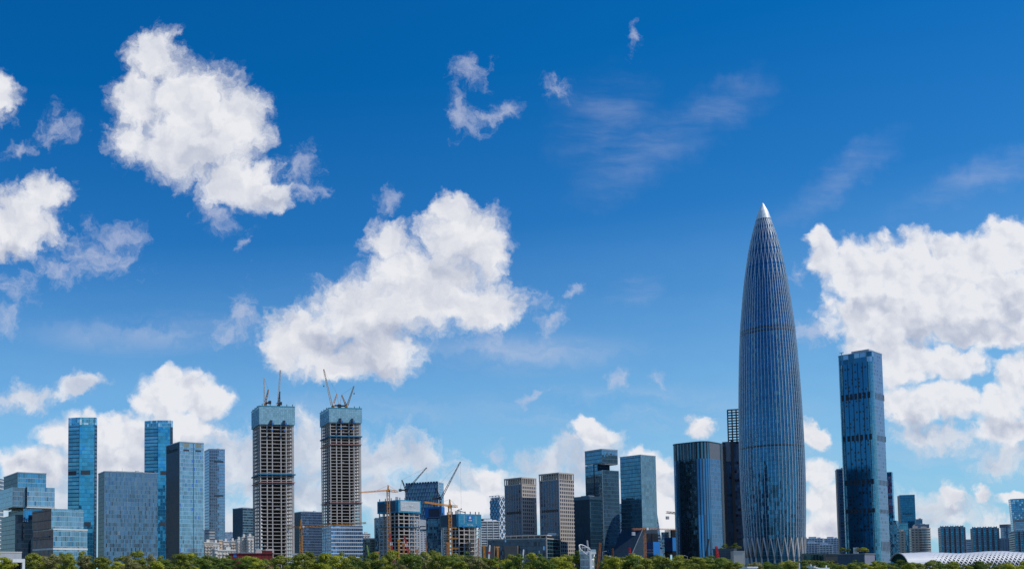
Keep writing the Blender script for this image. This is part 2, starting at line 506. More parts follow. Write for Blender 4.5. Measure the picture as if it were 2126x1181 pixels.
def tower(name, label, pl, mats, cat='building', group=None, parapet=None, ph=1.2, pg=0.25, roofm=None, plant=True, z0=0.0, mis=(0, 1, 0, 1)):
    """box tower: walls (front-right face mats[0], left face mats[1]), parapet band, roof with plant room"""
    t = thing(name, label, cat, pl.base, pl.a, group)
    b = MB()
    b.prism(pl.rect(), z0, pl.h - 0.6, mis=list(mis), top=0)
    b.build('curtain_wall', list(mats), t)
    pm = parapet or M['parapet']
    q = MB()
    q.prism(pl.rect(pg), pl.h - ph, pl.h, top=0)
    q.build('parapet', pm, t)
    if plant and pl.w1 > 8 and pl.w2 > 8:
        q = MB()
        q.box(-pl.X * .5, pl.X * .5, -pl.Yh * .5, pl.Yh * .5, pl.h + .003, pl.h + 1.0)
        q.build('plant_room', M['plant'], t)
    if pl.h > 70 and int(pl.C.x) % 3 != 0:
        q = MB()
        u = ((int(pl.C.x) % 7) / 7 - .5) * 1.2
        q.tube((pl.X * u, -pl.Yh * .3, pl.h), (pl.X * u, -pl.Yh * .3, pl.h + 4.5), .14, 5, .06)
        q.build('roof_mast', M['dark'], t)
        q = MB()
        q.box(pl.X * -u - 1.6, pl.X * -u + 1.6, -pl.Yh * .75, -pl.Yh * .55, pl.h, pl.h + 1.5)
        q.build('cleaning_cradle', M['lightgrey'], t)
    return t

def louvre(t, pl, side, u0, u1, z0, z1, mat, name='louvre_band', d=0.15):
    """dark band set proud of a face; u in metres from the near corner"""
    b = MB()
    if side == 'R':
        b.box(-pl.X + u0, -pl.X + u1, -pl.Yh - d, -pl.Yh + .05, z0, z1)
    else:
        b.box(-pl.X - d, -pl.X + .05, -pl.Yh + u0, -pl.Yh + u1, z0, z1)
    return b.build(name, mat, t)

def text(t, pl, side, body, size, u, z, mat, name='sign_lettering', d=0.2, sx=1.0, vertical=False, bold=0.0):
    """lettering on a face: u metres from the left end of the face as seen, z of the baseline"""
    cu = bpy.data.curves.new('sign', 'FONT')
    cu.body = '\n'.join(body) if vertical else body
    cu.size = size
    cu.extrude = 0.1
    cu.offset = bold
    if vertical:
        cu.space_line = 0.95
    o = bpy.data.objects.new('tmp', cu)
    COL.objects.link(o)
    dg = bpy.context.evaluated_depsgraph_get()
    me = bpy.data.meshes.new_from_object(o.evaluated_get(dg))
    bpy.data.objects.remove(o)
    me.materials.clear()
    me.materials.append(mat)
    r = bpy.data.objects.new(name, me)
    COL.objects.link(r)
    r.parent = t
    r.scale = (sx, 1, 1)
    if side == 'R':
        r.location = (-pl.X + u, -pl.Yh - d, z)
        r.rotation_euler = (math.pi / 2, 0, 0)
    else:
        r.location = (-pl.X - d, pl.Yh - u, z)
        r.rotation_euler = (math.pi / 2, 0, -math.pi / 2)
    return r

M = {}
M['parapet'] = plain('parapet_metal', (0.30, 0.36, 0.42), 0.4, 0.4)
M['plant'] = plain('plant_room_grey', (0.30, 0.31, 0.33), 0.7)
M['louvre'] = plain('dark_louvre', (0.035, 0.045, 0.06), 0.5)
M['concrete'] = plain('raw_concrete', (0.46, 0.43, 0.41), 0.85, var=0.2)
M['concrete_shaded'] = plain('core_concrete_shaded', (0.06, 0.055, 0.06), 0.9)  # concrete made near black: the dimness inside the frames is in the colour
M['white'] = plain('white_paint', (0.78, 0.78, 0.77), 0.5)
M['offwhite'] = plain('off_white_wall', (0.62, 0.60, 0.56), 0.7)
M['lightgrey'] = plain('light_grey_panel', (0.46, 0.47, 0.50), 0.55)
M['dark'] = plain('dark_steel', (0.04, 0.045, 0.055), 0.5, 0.3)
M['steel'] = plain('brushed_steel', (0.62, 0.64, 0.68), 0.32, 0.85, var=0.06)
M['yellow'] = plain('crane_yellow', (0.60, 0.25, 0.03), 0.5)
M['orange'] = plain('rig_orange', (0.48, 0.19, 0.06), 0.5)
M['red'] = plain('rig_red', (0.55, 0.03, 0.04), 0.5)
M['beigestone'] = plain('beige_stone', (0.60, 0.53, 0.45), 0.75)
M['blueboard'] = plain('blue_hoarding', (0.01, 0.16, 0.48), 0.6)
M['navyboard'] = plain('navy_panel', (0.03, 0.05, 0.10), 0.6)
M['brownstone'] = plain('brown_stone', (0.20, 0.16, 0.13), 0.7)

# ------------------------------------------------------------------ ground, path, lake
def setting():
    m, g = new_mat('ground_soil')
    co = g.n('ShaderNodeTexCoord').outputs['Object']
    n = g.noise(co, 0.02, 8, 0.65, dims='3D')
    c = g.mix(g.step(n, 0.35, 0.65), (0.07, 0.09, 0.04), (0.17, 0.16, 0.13))
    g.n('ShaderNodeOutputMaterial', {'Surface': g.n('ShaderNodeBsdfPrincipled', {'Base Color': c, 'Roughness': 0.9}).outputs[0]})
    b = MB()
    b.face([(-15000, -15000, 0), (15000, -15000, 0), (15000, 15000, 0), (-15000, 15000, 0)])
    structure(b.build('ground', m))
    m, g = new_mat('lake_water')
    co = g.n('ShaderNodeTexCoord').outputs['Object']
    bp = g.n('ShaderNodeBump', {'Strength': 0.25, 'Distance': 0.3, 'Height': g.noise(co, 0.5, 6, 0.6, dims='3D')})
    g.n('ShaderNodeOutputMaterial', {'Surface': g.n('ShaderNodeBsdfPrincipled', {'Base Color': (0.03, 0.07, 0.08, 1), 'Roughness': 0.08, 'Normal': bp.outputs[0]}).outputs[0]})
    b = MB()
    b.face([(-2500, 12, .004), (3500, 12, .004), (3500, 255, .004), (-2500, 255, .004)])
    structure(b.build('water', m))
    pav = plain('pale_paving', (0.42, 0.40, 0.37), 0.8)
    b = MB()
    b.box(-2500, 3500, 255, 263, -0.5, 0.14)
    structure(b.build('pavement', pav))
    b = MB()
    b.box(-30, 30, -12, 11.9, -0.5, 0.13)
    structure(b.build('path', pav))
setting()

# ================================================================== the spindle tower
def spindle_tower():
    Y, xa, ya = 1050.0, 1610.0, 1180.0
    base = at(xa, ya, Y)
    base.z = 0
    rows = [(421, 0.5), (430, 9), (439, 19), (454, 29), (468, 38), (498, 57), (527, 70), (556, 81), (585, 91), (624, 101), (676, 113), (732, 121), (788, 127), (838, 131), (900, 134), (960, 135.5), (1000, 135), (1040, 133), (1080, 130), (1120, 126), (1160, 121), (1190, 117)]
    cosphi = Y / math.hypot(base.x, Y)
    prof = []
    for py, w in rows:
        z = max(0.0, at(1600, py, Y).z)
        prof.append((z, w * Y * cosphi / (2 * F)))
    prof.sort()
    def rad(z):
        if z <= prof[0][0]:
            return prof[0][1]
        for (za, ra), (zb, rb) in zip(prof, prof[1:]):
            if z <= zb:
                t = (z - za) / (zb - za)
                return ra + (rb - ra) * t
        return prof[-1][1]
    zr = lambda py: at(1600, py, Y).z
    t = thing('spindle_tower', 'tall pointed bullet shaped glass skyscraper ribbed with pale steel fins', 'skyscraper', base)
    glass = facade('spindle_glass', (0.03, 0.19, 0.34), (0.05, 0.14, 0.24), 1.9, 4.4, 0.05, 0.14, metal=0.66, rough=0.06, var=0.34, tilt=0.035, hframe=(0.06, 0.17, 0.27), wav=0.05, wsc=0.02, pv=0.3)
    NS = 112
    ztip = zr(445)
    zs = [i * 4.4 for i in range(int(ztip / 4.4) + 1)] + [ztip]
    b = MB()
    for z0, z1 in zip(zs, zs[1:]):
        r0, r1 = rad(z0), rad(z1)
        for k in range(NS):
            a0, a1 = 2 * math.pi * k / NS, 2 * math.pi * (k + 1) / NS
            u0, u1 = k * 1.9, (k + 1) * 1.9
            b.face([(r0 * math.cos(a0), r0 * math.sin(a0), z0), (r0 * math.cos(a1), r0 * math.sin(a1), z0), (r1 * math.cos(a1), r1 * math.sin(a1), z1), (r1 * math.cos(a0), r1 * math.sin(a0), z1)], [(u0, z0), (u1, z0), (u1, z1), (u0, z1)])
    b.build('glass_skin', glass, t)
    # steel tip
    b = MB()
    zt = zr(421)
    zs2 = [ztip - 6 + (zt - ztip + 6) * i / 8 for i in range(9)]
    for z0, z1 in zip(zs2, zs2[1:]):
        r0, r1 = rad(z0) + .5, rad(z1) + .5 if z1 < zt else 0.05
        for k in range(56):
            a0, a1 = 2 * math.pi * k / 56, 2 * math.pi * (k + 1) / 56
            b.face([(r0 * math.cos(a0), r0 * math.sin(a0), z0), (r0 * math.cos(a1), r0 * math.sin(a1), z0), (r1 * math.cos(a1), r1 * math.sin(a1), z1), (r1 * math.cos(a0), r1 * math.sin(a0), z1)])
    b.build('spire_tip', plain('tip_steel', (0.86, 0.86, 0.86), 0.45, 0.1, var=0.05), t)
    # mechanical floors
    for py in (686, 693, 929):
        z0, z1 = zr(py + 3), zr(py)
        b = MB()
        r0, r1 = rad(z0) + .2, rad(z1) + .2
        for k in range(56):
            a0, a1 = 2 * math.pi * k / 56, 2 * math.pi * (k + 1) / 56
            b.face([(r0 * math.cos(a0), r0 * math.sin(a0), z0), (r0 * math.cos(a1), r0 * math.sin(a1), z0), (r1 * math.cos(a1), r1 * math.sin(a1), z1), (r1 * math.cos(a0), r1 * math.sin(a0), z1)])
        b.build('mechanical_floor', M['louvre'], t)
    # fins
    N = 56
    da = 2 * math.pi / N
    finm = plain('fin_steel', (0.76, 0.78, 0.81), 0.38, 0.25, var=0.06)
    z_leg, z_foot = zr(1116), zr(1157)
    zj = [zr(590), zr(556), zr(523), zr(496), zr(474), zr(458), zr(446)]
    def strip(pts, w, dep):
        """fin of width w standing dep proud of the skin along (angle, z) points"""
        mb = MB()
        rings = []
        for a, z in pts:
            r = rad(z)
            ca, sa = math.cos(a), math.sin(a)
            ww = min(w, r * da * 0.55)
            dd = min(dep, r * 0.12)
            rings.append([(ca * rr - sa * o, sa * rr + ca * o, z) for rr, o in ((r - .3, -ww / 2), (r + dd, -ww / 2 * .6), (r + dd, ww / 2 * .6), (r - .3, ww / 2))])
        for p, q in zip(rings, rings[1:]):
            for i in range(3):
                mb.face([p[i], p[i + 1], q[i + 1], q[i]])
        return mb
    for k in range(N):
        a = da * k
        pts = [(a, z_leg if k % 2 == 0 else z_foot)]
        z = pts[0][1]
        while z + 16 < zj[0]:
            z += 14
            pts.append((a, z))
        sgn = 1 if k % 2 == 0 else -1
        pts.append((a, zj[0]))
        off = 0.0
        for i, z in enumerate(zj[1:]):
            off = (0.5 if i % 2 == 0 else -0.5) * sgn
            if i == 0:
                mid = zj[0] + (z - zj[0]) * .5
                pts.append((a + da * off * .55, mid))
            pts.append((a + da * off, z))
        strip(pts, 0.42, 0.6).build('fin', finm, t)
    for k in range(0, N, 2):
        for s in (-1, 1):
            pts = []
            for i in range(7):
                f = i / 6
                pts.append((da * (k + s * f), z_leg + (z_foot - z_leg) * f))
            for i in range(1, 4):
                f = i / 3
                pts.append((da * (k + s + s * f * .45), z_foot * (1 - f)))
            strip(pts, 1.15, 1.4).build('leg', plain('leg_brown', (0.44, 0.38, 0.34), 0.4, 0.4) if s < 0 else finm, t)  # legs slanting one way take a browner, darker tone
spindle_tower()

# ================================================================== towers under construction
def open_frame(t, pl, z0, z1, floors, cols_r, cols_l, slab=0.9, colw=1.1, mat=None, edge=0.3, core=0.55):
    """floor slabs, columns and core of a building still without walls; cols_* are fractions along each face"""
    mat = mat or M['concrete']
    fh = (z1 - z0) / floors
    sb = MB()
    sb.prism(pl.rect(edge), 0, slab, top=0)
    me = sb.mesh('floor_slab', [mat])
    for i in range(floors + 1):
        put(me, 'floor_slab', t, (0, 0, z0 + i * fh - slab))
    cb = MB()
    cb.box(-colw / 2, colw / 2, -colw / 2, colw / 2, z0 - z0, z1 - z0)
    cm = cb.mesh('column', [mat])
    pos = set()
    for f in cols_r:
        for y in (-pl.Yh, pl.Yh):
            pos.add((round(-pl.X + f * pl.w1, 2), round(y, 2)))
    for f in cols_l:
        for x in (-pl.X, pl.X):
            pos.add((round(x, 2), round(-pl.Yh + f * pl.w2, 2)))
    for x, y in sorted(pos):
        put(cm, 'column', t, (x * (1 - .2 / pl.X) , y * (1 - .2 / pl.Yh), z0))
    b = MB()
    b.box(-pl.X * core, pl.X * core, -pl.Yh * core, pl.Yh * core, 0, z1 + 1)
    b.build('core_wall', M['concrete_shaded'], t)
    # clutter on the floors: props, stacked material, part walls
    rnd = random.Random(floors)
    for i in range(0, floors):
        b = MB()
        u = rnd.uniform(-.9, .6) * pl.X
        w = rnd.uniform(1.5, 6)
        h = rnd.uniform(.5, 1.6)
        b.box(u, u + w, -pl.Yh * .93, -pl.Yh * .8, z0 + i * fh + .01, z0 + i * fh + h)
        if i % 2 == 0:
            b.build('site_material', rnd.choice([M['beigestone'], M['brownstone'], M['lightgrey'], M['brownstone']]), t)
    return fh

def screen_mat(name, col, line, pw=2.4, fh=2.2, lw=.1, trans=0.25):
    m, g = new_mat(name)
    uv = g.n('ShaderNodeUVMap', uv_map='UVMap').outputs[0]
    s = g.n('ShaderNodeSeparateXYZ', {0: uv})
    x, y = g.m('DIVIDE', s.outputs[0], pw), g.m('DIVIDE', s.outputs[1], fh)
    wn = g.n('ShaderNodeTexWhiteNoise', {'Vector': g.comb(g.m('FLOOR', x), g.m('FLOOR', y))}, noise_dimensions='2D')
    k = g.m('MAXIMUM', g.m('LESS_THAN', g.m('FRACT', x), lw), g.m('LESS_THAN', g.m('FRACT', y), lw))
    c = g.v('SCALE', col, scale=g.m('MULTIPLY_ADD', wn.outputs[0], 0.35, 0.82))
    c = g.mix(k, c, line)
    p = g.n('ShaderNodeBsdfPrincipled', {'Base Color': c, 'Roughness': 0.75})
    tr = g.n('ShaderNodeBsdfTranslucent', {'Color': c})
    g.n('ShaderNodeOutputMaterial', {'Surface': g.n('ShaderNodeMixShader', {0: trans, 1: p.outputs[0], 2: tr.outputs[0]}).outputs[0]})
    return m
M['screen'] = screen_mat('teal_screen', (0.34, 0.60, 0.73), (0.13, 0.40, 0.54))
M['screen_blue'] = screen_mat('blue_screen', (0.04, 0.33, 0.52), (0.02, 0.20, 0.42))
M['screen_edge'] = plain('screen_edge_teal', (0.01, 0.28, 0.38), 0.6)

def screen(t, pl, z0, z1, mat, g=1.6, posts=True, edge=True):
    b = MB()
    n = len(pl.rect(g))
    r = pl.rect(g)
    u = 0
    for i in range(4):
        a, c = r[i], r[(i + 1) % 4]
        L = math.hypot(c[0] - a[0], c[1] - a[1])
        b.face([(*a, z0), (*c, z0), (*c, z1), (*a, z1)], [(u, z0), (u + L, z0), (u + L, z1), (u, z1)])
        u += L
    b.build('safety_screen', mat, t)
    if edge:
        b = MB()
        for i in range(4):
            a, c = r[i], r[(i + 1) % 4]
            b.tube((*a, z1), (*c, z1), 0.45)
        b.build('screen_rail', M['screen_edge'], t)
    if posts:
        b = MB()
        b.box(-.35, .35, -.35, .35, 0, 3.4)
        me = b.mesh('screen_post', [M['dark']])
        for f in (.06, .3, .55, .8, .97):
            put(me, 'screen_post', t, (-pl.X + f * pl.w1, -pl.Yh - .5, z1 - .6))
        for f in (.35, .65, .95):
            put(me, 'screen_post', t, (-pl.X - .5, -pl.Yh + f * pl.w2, z1 - .6))

def hoist(t, pl, u, z, me_cache={}):
    if 'm' not in me_cache:
        b = MB()
        b.box(-1.5, 1.2, -1.2, 1.2, 0, 5.5)
        me_cache['m'] = b.mesh('hoist_frame', [M['dark']])
        b = MB()
        b.box(0.2, 2.6, -2.2, .2, 0, 2.4)
        b.box(-.6, 1.6, -2.2, .2, -8.2, -6.4)
        me_cache['b'] = b.mesh('hoist_car', [M['blueboard']])
    o = put(me_cache['m'], 'hoist_frame', t, (-pl.X + u, -pl.Yh - 2.4, z))
    put(me_cache['b'], 'hoist_car', o, (0, 0, 0))

M['bluenet'] = plain('blue_net', (0.03, 0.17, 0.30), 0.7)
M['rednet'] = plain('pale_red_net', (0.45, 0.25, 0.22), 0.7)
def frame_tower(name, label, xl, xc, xr, ytop, yscr, Y, floors, cols_r, cols_l, bands, aspect, clad=None):
    pl = Plan(xl, xc, xr, ytop, Y, aspect)
    t = thing(name, label, 'skyscraper', pl.base, pl.a, 'towers under construction')
    zs = pl.z(yscr)
    open_frame(t, pl, 0.9, zs + 2, floors, cols_r, cols_l, slab=0.62, colw=1.15)
    screen(t, pl, zs - 1.5, pl.h - .3, M['screen'])
    fl = MB()
    fl.prism(pl.rect(1.3), pl.h - 2.5, pl.h - 2.2, top=0)
    fl.build('work_deck', M['concrete_shaded'], t)
    hoist(t, pl, pl.w1 * .32, zs - 2)
    hoist(t, pl, pl.w1 * .71, zs - 2)
    for py, m, g in bands:
        b = MB()
        z = pl.z(py)
        b.prism(pl.rect(g), z, z + (1.3 if m == 'bluenet' else .7), top=0)
        b.build('catch_net', M[m], t)
    if clad:
        z1 = pl.z(clad)
        b = MB()
        b.prism([(-pl.X - .2, -pl.Yh - 1.2), (pl.X + 1.2, -pl.Yh - 1.2), (pl.X + 1.2, pl.Yh), (-pl.X - .2, pl.Yh)], 0, z1, mis=[0, 0, 0, 0])
        b.build('cladding', facade('fresh_cladding', (0.12, 0.30, 0.55), (0.5, 0.55, 0.62), 2.4, 4.6, .08, .22, metal=.6, var=.8, hframe=(0.72, 0.74, 0.76), frough=.6, tilt=.04, fmetal=0), t)
    return t, pl
tA, plA = frame_tower('construction_tower', 'bare concrete skyscraper under construction under a teal screen, wide bays, no cladding', 525, 540, 609, 842, 878, 1150, 42, (0, .2, .36, .62, .78, .97), (0, .22, .42, .62, .82, 1), [(985, 'bluenet', 2.0), (1001, 'rednet', 1.6)], 1.0)
tB, plB = frame_tower('construction_tower', 'bare concrete skyscraper under construction with blue glass already on its lowest floors', 667, 685, 748, 846, 874, 1200, 50, (0, .2, .36, .62, .78, .97), (0, .22, .42, .62, .82, 1), [(906, 'bluenet', 1.8), (922, 'rednet', 1.5), (1043, 'rednet', 1.4)], 1.0, clad=1091)

# ------------------------------------------------------------------ cranes
def luffing(name, label, foot, tip, back, rmast=1.2, jw=1.9, ymat='yellow', top=14.0, hook=None, mast_from=None, group='luffing cranes', jmat=None):
    """foot: turntable point, tip: jib tip, back: unit plan direction of the counter deck"""
    foot, tip = Vector(foot), Vector(tip)
    bk = Vector((back[0], back[1], 0)).normalized()
    t = thing(name, label, 'crane', foot, 0, group)
    m = M[ymat]
    T = tip - foot
    if mast_from is not None:
        b = MB()
        b.lattice((0, 0, mast_from - foot.z), (0, 0, -1), 2 * rmast, max(3, int((foot.z - mast_from) / 3)), .2)
        b.build('mast', m, t)
    b = MB()
    b.box(-1.8, 1.8, -1.8, 1.8, -1.2, .6)
    b.build('turntable', m, t)
    b = MB()
    b.tube((0, 0, .9), bk * 9 + Vector((0, 0, .9)), 1.0, 6)
    b.build('counter_deck', M['dark'], t)
    b = MB()
    c = bk * 8
    b.box(c.x - 1.7, c.x + 1.7, c.y - 1.7, c.y + 1.7, -1.0, 2.6)
    b.build('counterweight', M['dark'], t)
    b = MB()
    s = bk.cross(Vector((0, 0, 1))) * 2.2
    b.box(s.x - 1, s.x + 1, s.y - 1, s.y + 1, .4, 2.8)
    b.build('cab', M['white'], t)
    j0 = -bk * 1.5 + Vector((0, 0, 1.2))
    b = MB()
    b.lattice(j0, T, jw, 18, .26, jw * .45)
    jib = b.build('jib', jmat or plain('jib_pale', (0.60, 0.50, 0.42), .5), t)
    gt = bk * 5.5 + Vector((0, 0, top))
    b = MB()
    b.lattice(Vector((0, 0, .8)), gt, 2.0, 5, .32, .8)
    b.tube(bk * 8 + Vector((0, 0, 1)), gt, .2)
    b.build('gantry', m, t)
    b = MB()
    b.tube(gt, T, .09, 3)
    b.build('stay_rope', M['dark'], t)
    if hook:
        b = MB()
        b.tube(T, T - Vector((0, 0, hook)), .08, 3)
        b.box(T.x - .6, T.x + .6, T.y - .6, T.y + .6, T.z - hook - 1.6, T.z - hook)
        b.build('hook_block', M['dark'], t)
    return t
def hammerhead(name, label, px, ytop, Y, tip, tail, z0=0.0, mat='yellow', w=2.6, head=9.0, jw=1.8, group='hammerhead tower cranes', braces=(), slim=1.0):
    """px, ytop: column and row of the slewing ring; tip, tail: (px, py, depth) of the jib tip and the counter-jib end"""
    c = at(px, ytop, Y)
    t = thing(name, label, 'crane', (c.x, c.y, z0), 0, group)
    m = M[mat]
    h = c.z - z0
    b = MB()
    b.lattice((0, 0, 0), (0, 0, h), w, max(4, int(h / 3.0)), .30 * slim)
    mast = b.build('mast', m, t)
    for py, dx in braces:
        z = at(px, py, Y).z - z0
        b = MB()
        b.box(0, dx, -.3, .3, z, z + .7)
        b.build('tie_arm', m, mast)
    b = MB()
    b.box(-w * .7, w * .7, -w * .7, w * .7, h - .2, h + 1.6)
    b.build('slewing_ring', m, t)
    b = MB()
    b.box(w * .5, w * .5 + 1.8, -w * .6 - 1.6, -w * .5, h + .1, h + 2.4)
    b.build('cab', M['white'], t)
    P = Vector((c.x, c.y, z0))
    T, K = at(*tip) - P, at(*tail) - P
    b = MB()
    b.lattice((0, 0, h), (0, 0, h + head), w * .7, 4, .28 * slim, .4)
    b.build('tower_head', m, t)
    b = MB()
    b.lattice((0, 0, h + 1.2), T, jw, max(8, int(T.length / 2.6)), .26 * slim, jw * .8, tri=True)
    b.build('jib', m, t)
    b = MB()
    b.lattice((0, 0, h + 1.2), K, jw, 6, .26 * slim)
    cj = b.build('counter_jib', m, t)
    b = MB()
    kx = K * .93
    b.box(kx.x - 1.4, kx.x + 1.4, kx.y - .9, kx.y + .9, kx.z - 2.6, kx.z + .6)
    b.build('counterweight', M['lightgrey'], t)
    b = MB()
    b.tube((0, 0, h + head), Vector((0, 0, h)) + (T - Vector((0, 0, h))) * .55, .1, 3)
    b.tube((0, 0, h + head), K, .1, 3)
    b.build('stay_rope', M['dark'], t)
    return t

def top_of(pl, u, v, dz=0):
    """point on a plan: u right along the front face, v back along the left face (fractions)"""
    p = pl.C + pl.e1 * pl.w1 * u + pl.e2 * pl.w2 * v
    return Vector((p.x, p.y, pl.h + dz))
p = top_of(plA, .24, .35, 5); luffing('luffing_crane', 'short upright luffing crane with orange base on the left of the plain concrete tower roof', p, at(548, 784, p.y + 4), (.6, -.8), hook=None, mast_from=plA.h - 6, top=17, jw=2.0)
p = top_of(plA, .68, .5, 5); luffing('luffing_crane', 'tall upright luffing crane with dark base in the middle of the plain concrete tower roof', p, at(582, 768, p.y + 5), (.2, -.98), mast_from=plA.h - 6, top=16, ymat='dark', jw=2.2)
p = top_of(plB, .22, .4, 5); luffing('luffing_crane', 'orange luffing crane on the glazed concrete tower with long jib raised to the upper left', p, at(672, 766, p.y - 8), (.98, .2), mast_from=plB.h - 8, hook=21, jw=2.2, top=16)
p = top_of(plB, .66, .4, 5); luffing('luffing_crane', 'orange luffing crane on the glazed concrete tower with short jib raised to the right', p, at(735, 801, p.y - 8), (-.98, .2), mast_from=plB.h - 8, hook=9, jw=2.0, top=15)
hammerhead('tower_crane', 'orange tower crane standing between the two tall concrete frames, long jib to the right', 625, 1096, 980, (760, 1085, 930), (596, 1093, 1000), head=9.5)

# ================================================================== glass towers, left to right
G = 'glass office towers on the left'
# far left: pale slab building cut by the frame
pl = Plan(-60, -20, 8, 990, 1000, 1.0)
fm = facade('white_banded', (0.30, 0.42, 0.48), (0.55, 0.57, 0.58), 2.2, 4.2, .06, .22, metal=.5, var=.6, hframe=(0.66, 0.67, 0.66), frough=.6, fmetal=0)
tower('office_block', 'pale banded office block cut off by the left edge of the picture', pl, (fm, fm), ph=.8)

# stacked glass boxes
def stacked():
    pl = Plan(8, 37, 96, 979, 900, None, a=15)
    t = thing('office_block', 'dark glass office of stacked shifted boxes with a bright box jutting out to the right', 'building', pl.base, pl.a)
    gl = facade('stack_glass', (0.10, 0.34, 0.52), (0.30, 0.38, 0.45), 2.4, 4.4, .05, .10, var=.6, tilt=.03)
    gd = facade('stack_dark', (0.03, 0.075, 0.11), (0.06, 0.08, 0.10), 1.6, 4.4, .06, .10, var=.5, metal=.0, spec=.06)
    gb = facade('stack_bright', (0.28, 0.45, 0.56), (0.50, 0.58, 0.64), 1.7, 4.4, .06, .08, var=.6, odd=.03, oddcol=(.04, .2, .38), tilt=.03)
    gp = facade('stack_panel', (0.025, 0.055, 0.09), (0.05, 0.07, 0.10), 1.6, 4.4, .06, .10, var=.5, metal=.25, spec=.2)
    zz = pl.z
    X, Yh = pl.X, pl.Yh
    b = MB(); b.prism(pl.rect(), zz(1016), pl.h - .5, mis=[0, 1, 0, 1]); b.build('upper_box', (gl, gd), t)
    b = MB(); b.prism(pl.rect(.3), pl.h - 1, pl.h, top=0); b.build('parapet', M['parapet'], t)
    x0 = -X + (52 - 37) * 900 / F
    x1 = -X + (111 - 37) * 900 / F
    b = MB(); b.prism([(x0, -Yh - 9), (x1, -Yh - 9), (x1, Yh - 6), (x0, Yh - 6)], zz(1053) + .6, zz(1011), mis=[0, 1, 0, 1]); o = b.build('jutting_box', (gb, gd), t)
    b = MB(); b.prism([(x0 - .4, -Yh - 9.4), (x1 + .4, -Yh - 9.4), (x1 + .4, Yh - 6), (x0 - .4, Yh - 6)], zz(1053) - .5, zz(1053) + .6); b.build('soffit', M['offwhite'], o)
    b = MB(); b.prism([(x0 - 13, -Yh - 5), (x0 - .1, -Yh - 5), (x0 - .1, Yh - 8), (x0 - 13, Yh - 8)], zz(1053), zz(1012)); b.build('side_box', facade('stack_mid', (0.16, 0.26, 0.34), (0.3, .34, .38), 1.7, 4.4, .06, .08, var=.5), t)
    xa = -X + 5
    b = MB(); b.prism([(xa, -Yh - 2), (X - 3, -Yh - 2), (X - 3, Yh), (xa, Yh)], zz(1082), zz(1053) - .6, mis=[0, 1, 0, 1]); b.build('recessed_box', (facade('stack_blue', (0.08, 0.38, 0.66), (0.4, 0.5, .58), 2.0, 8.8, .14, .05, var=.5), gd), t)
    b = MB(); b.prism([(-X - 2, -Yh), (-X + 16, -Yh - 3), (-X + 16, Yh), (-X - 2, Yh)], 0, zz(1068)); b.build('lower_wall', gp, t)
    for i, py in enumerate((1089, 1101, 1112)):
        b = MB(); z = zz(py); b.box(-X + 5, -X + 6.2, -Yh - 2.6, -Yh - 1, z - 1.8, z + 1.8); b.build('slot_window', M['dark'], t)
    b = MB(); b.prism([(-X + 16.1, -Yh - 4), (X - 2, -Yh - 4), (X - 2, Yh - 1), (-X + 16.1, Yh - 1)], zz(1118), zz(1084)); lo = b.build('stair_box', facade('stack_stair', (0.09, 0.17, 0.19), (0.60, 0.62, 0.60), 3.2, 5.4, .10, .14, var=.9, fmetal=0), t)
    b = MB(); b.prism([(-X + 12, -Yh - 4.5), (X, -Yh - 4.5), (X, Yh), (-X + 12, Yh)], 0, zz(1119)); b.build('base_box', gd, t)
stacked()
def stepped():
    pl = Plan(67, 107, 174, 1055, 820, None, a=22)
    t = thing('office_block', 'low two step glass office block with pale blue front and black left side', 'building', pl.base, pl.a)
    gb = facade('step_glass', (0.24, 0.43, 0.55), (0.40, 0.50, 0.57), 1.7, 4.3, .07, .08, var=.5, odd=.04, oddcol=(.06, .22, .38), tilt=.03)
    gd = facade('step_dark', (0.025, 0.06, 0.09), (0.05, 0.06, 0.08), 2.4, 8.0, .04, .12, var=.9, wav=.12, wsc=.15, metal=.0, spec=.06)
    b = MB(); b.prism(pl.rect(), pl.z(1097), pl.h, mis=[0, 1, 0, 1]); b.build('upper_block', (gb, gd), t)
    X, Yh = pl.X, pl.Yh
    r = [(-X + .8, -Yh - 2.6), (X + 2.4, -Yh - 2.6), (X + 2.4, Yh), (-X + .8, Yh)]
    b = MB(); b.prism(r, 0, pl.z(1097) - .01, mis=[0, 1, 0, 1]); lo = b.build('lower_block', (gb, gd), t)
    for py in (1098, 1139):
        z = pl.z(py)
        b = MB(); b.prism([(r[0][0] - .2, r[0][1] - .2), (r[1][0] + .2, r[1][1] - .2), (r[2][0] + .2, r[2][1] + .2), (r[3][0] - .2, r[3][1] + .2)], z - .6, z + (.6 if py == 1098 else 1.0)); b.build('band', M['offwhite'], lo)
    for py in (1096, 1112):
        z = pl.z(py); b = MB(); b.box(-X - .15, -X + .5, -Yh + 6, Yh, z - .8, z + .3); b.build('side_band', plain('step_side', (0.10, .11, .13)), t)
stepped()

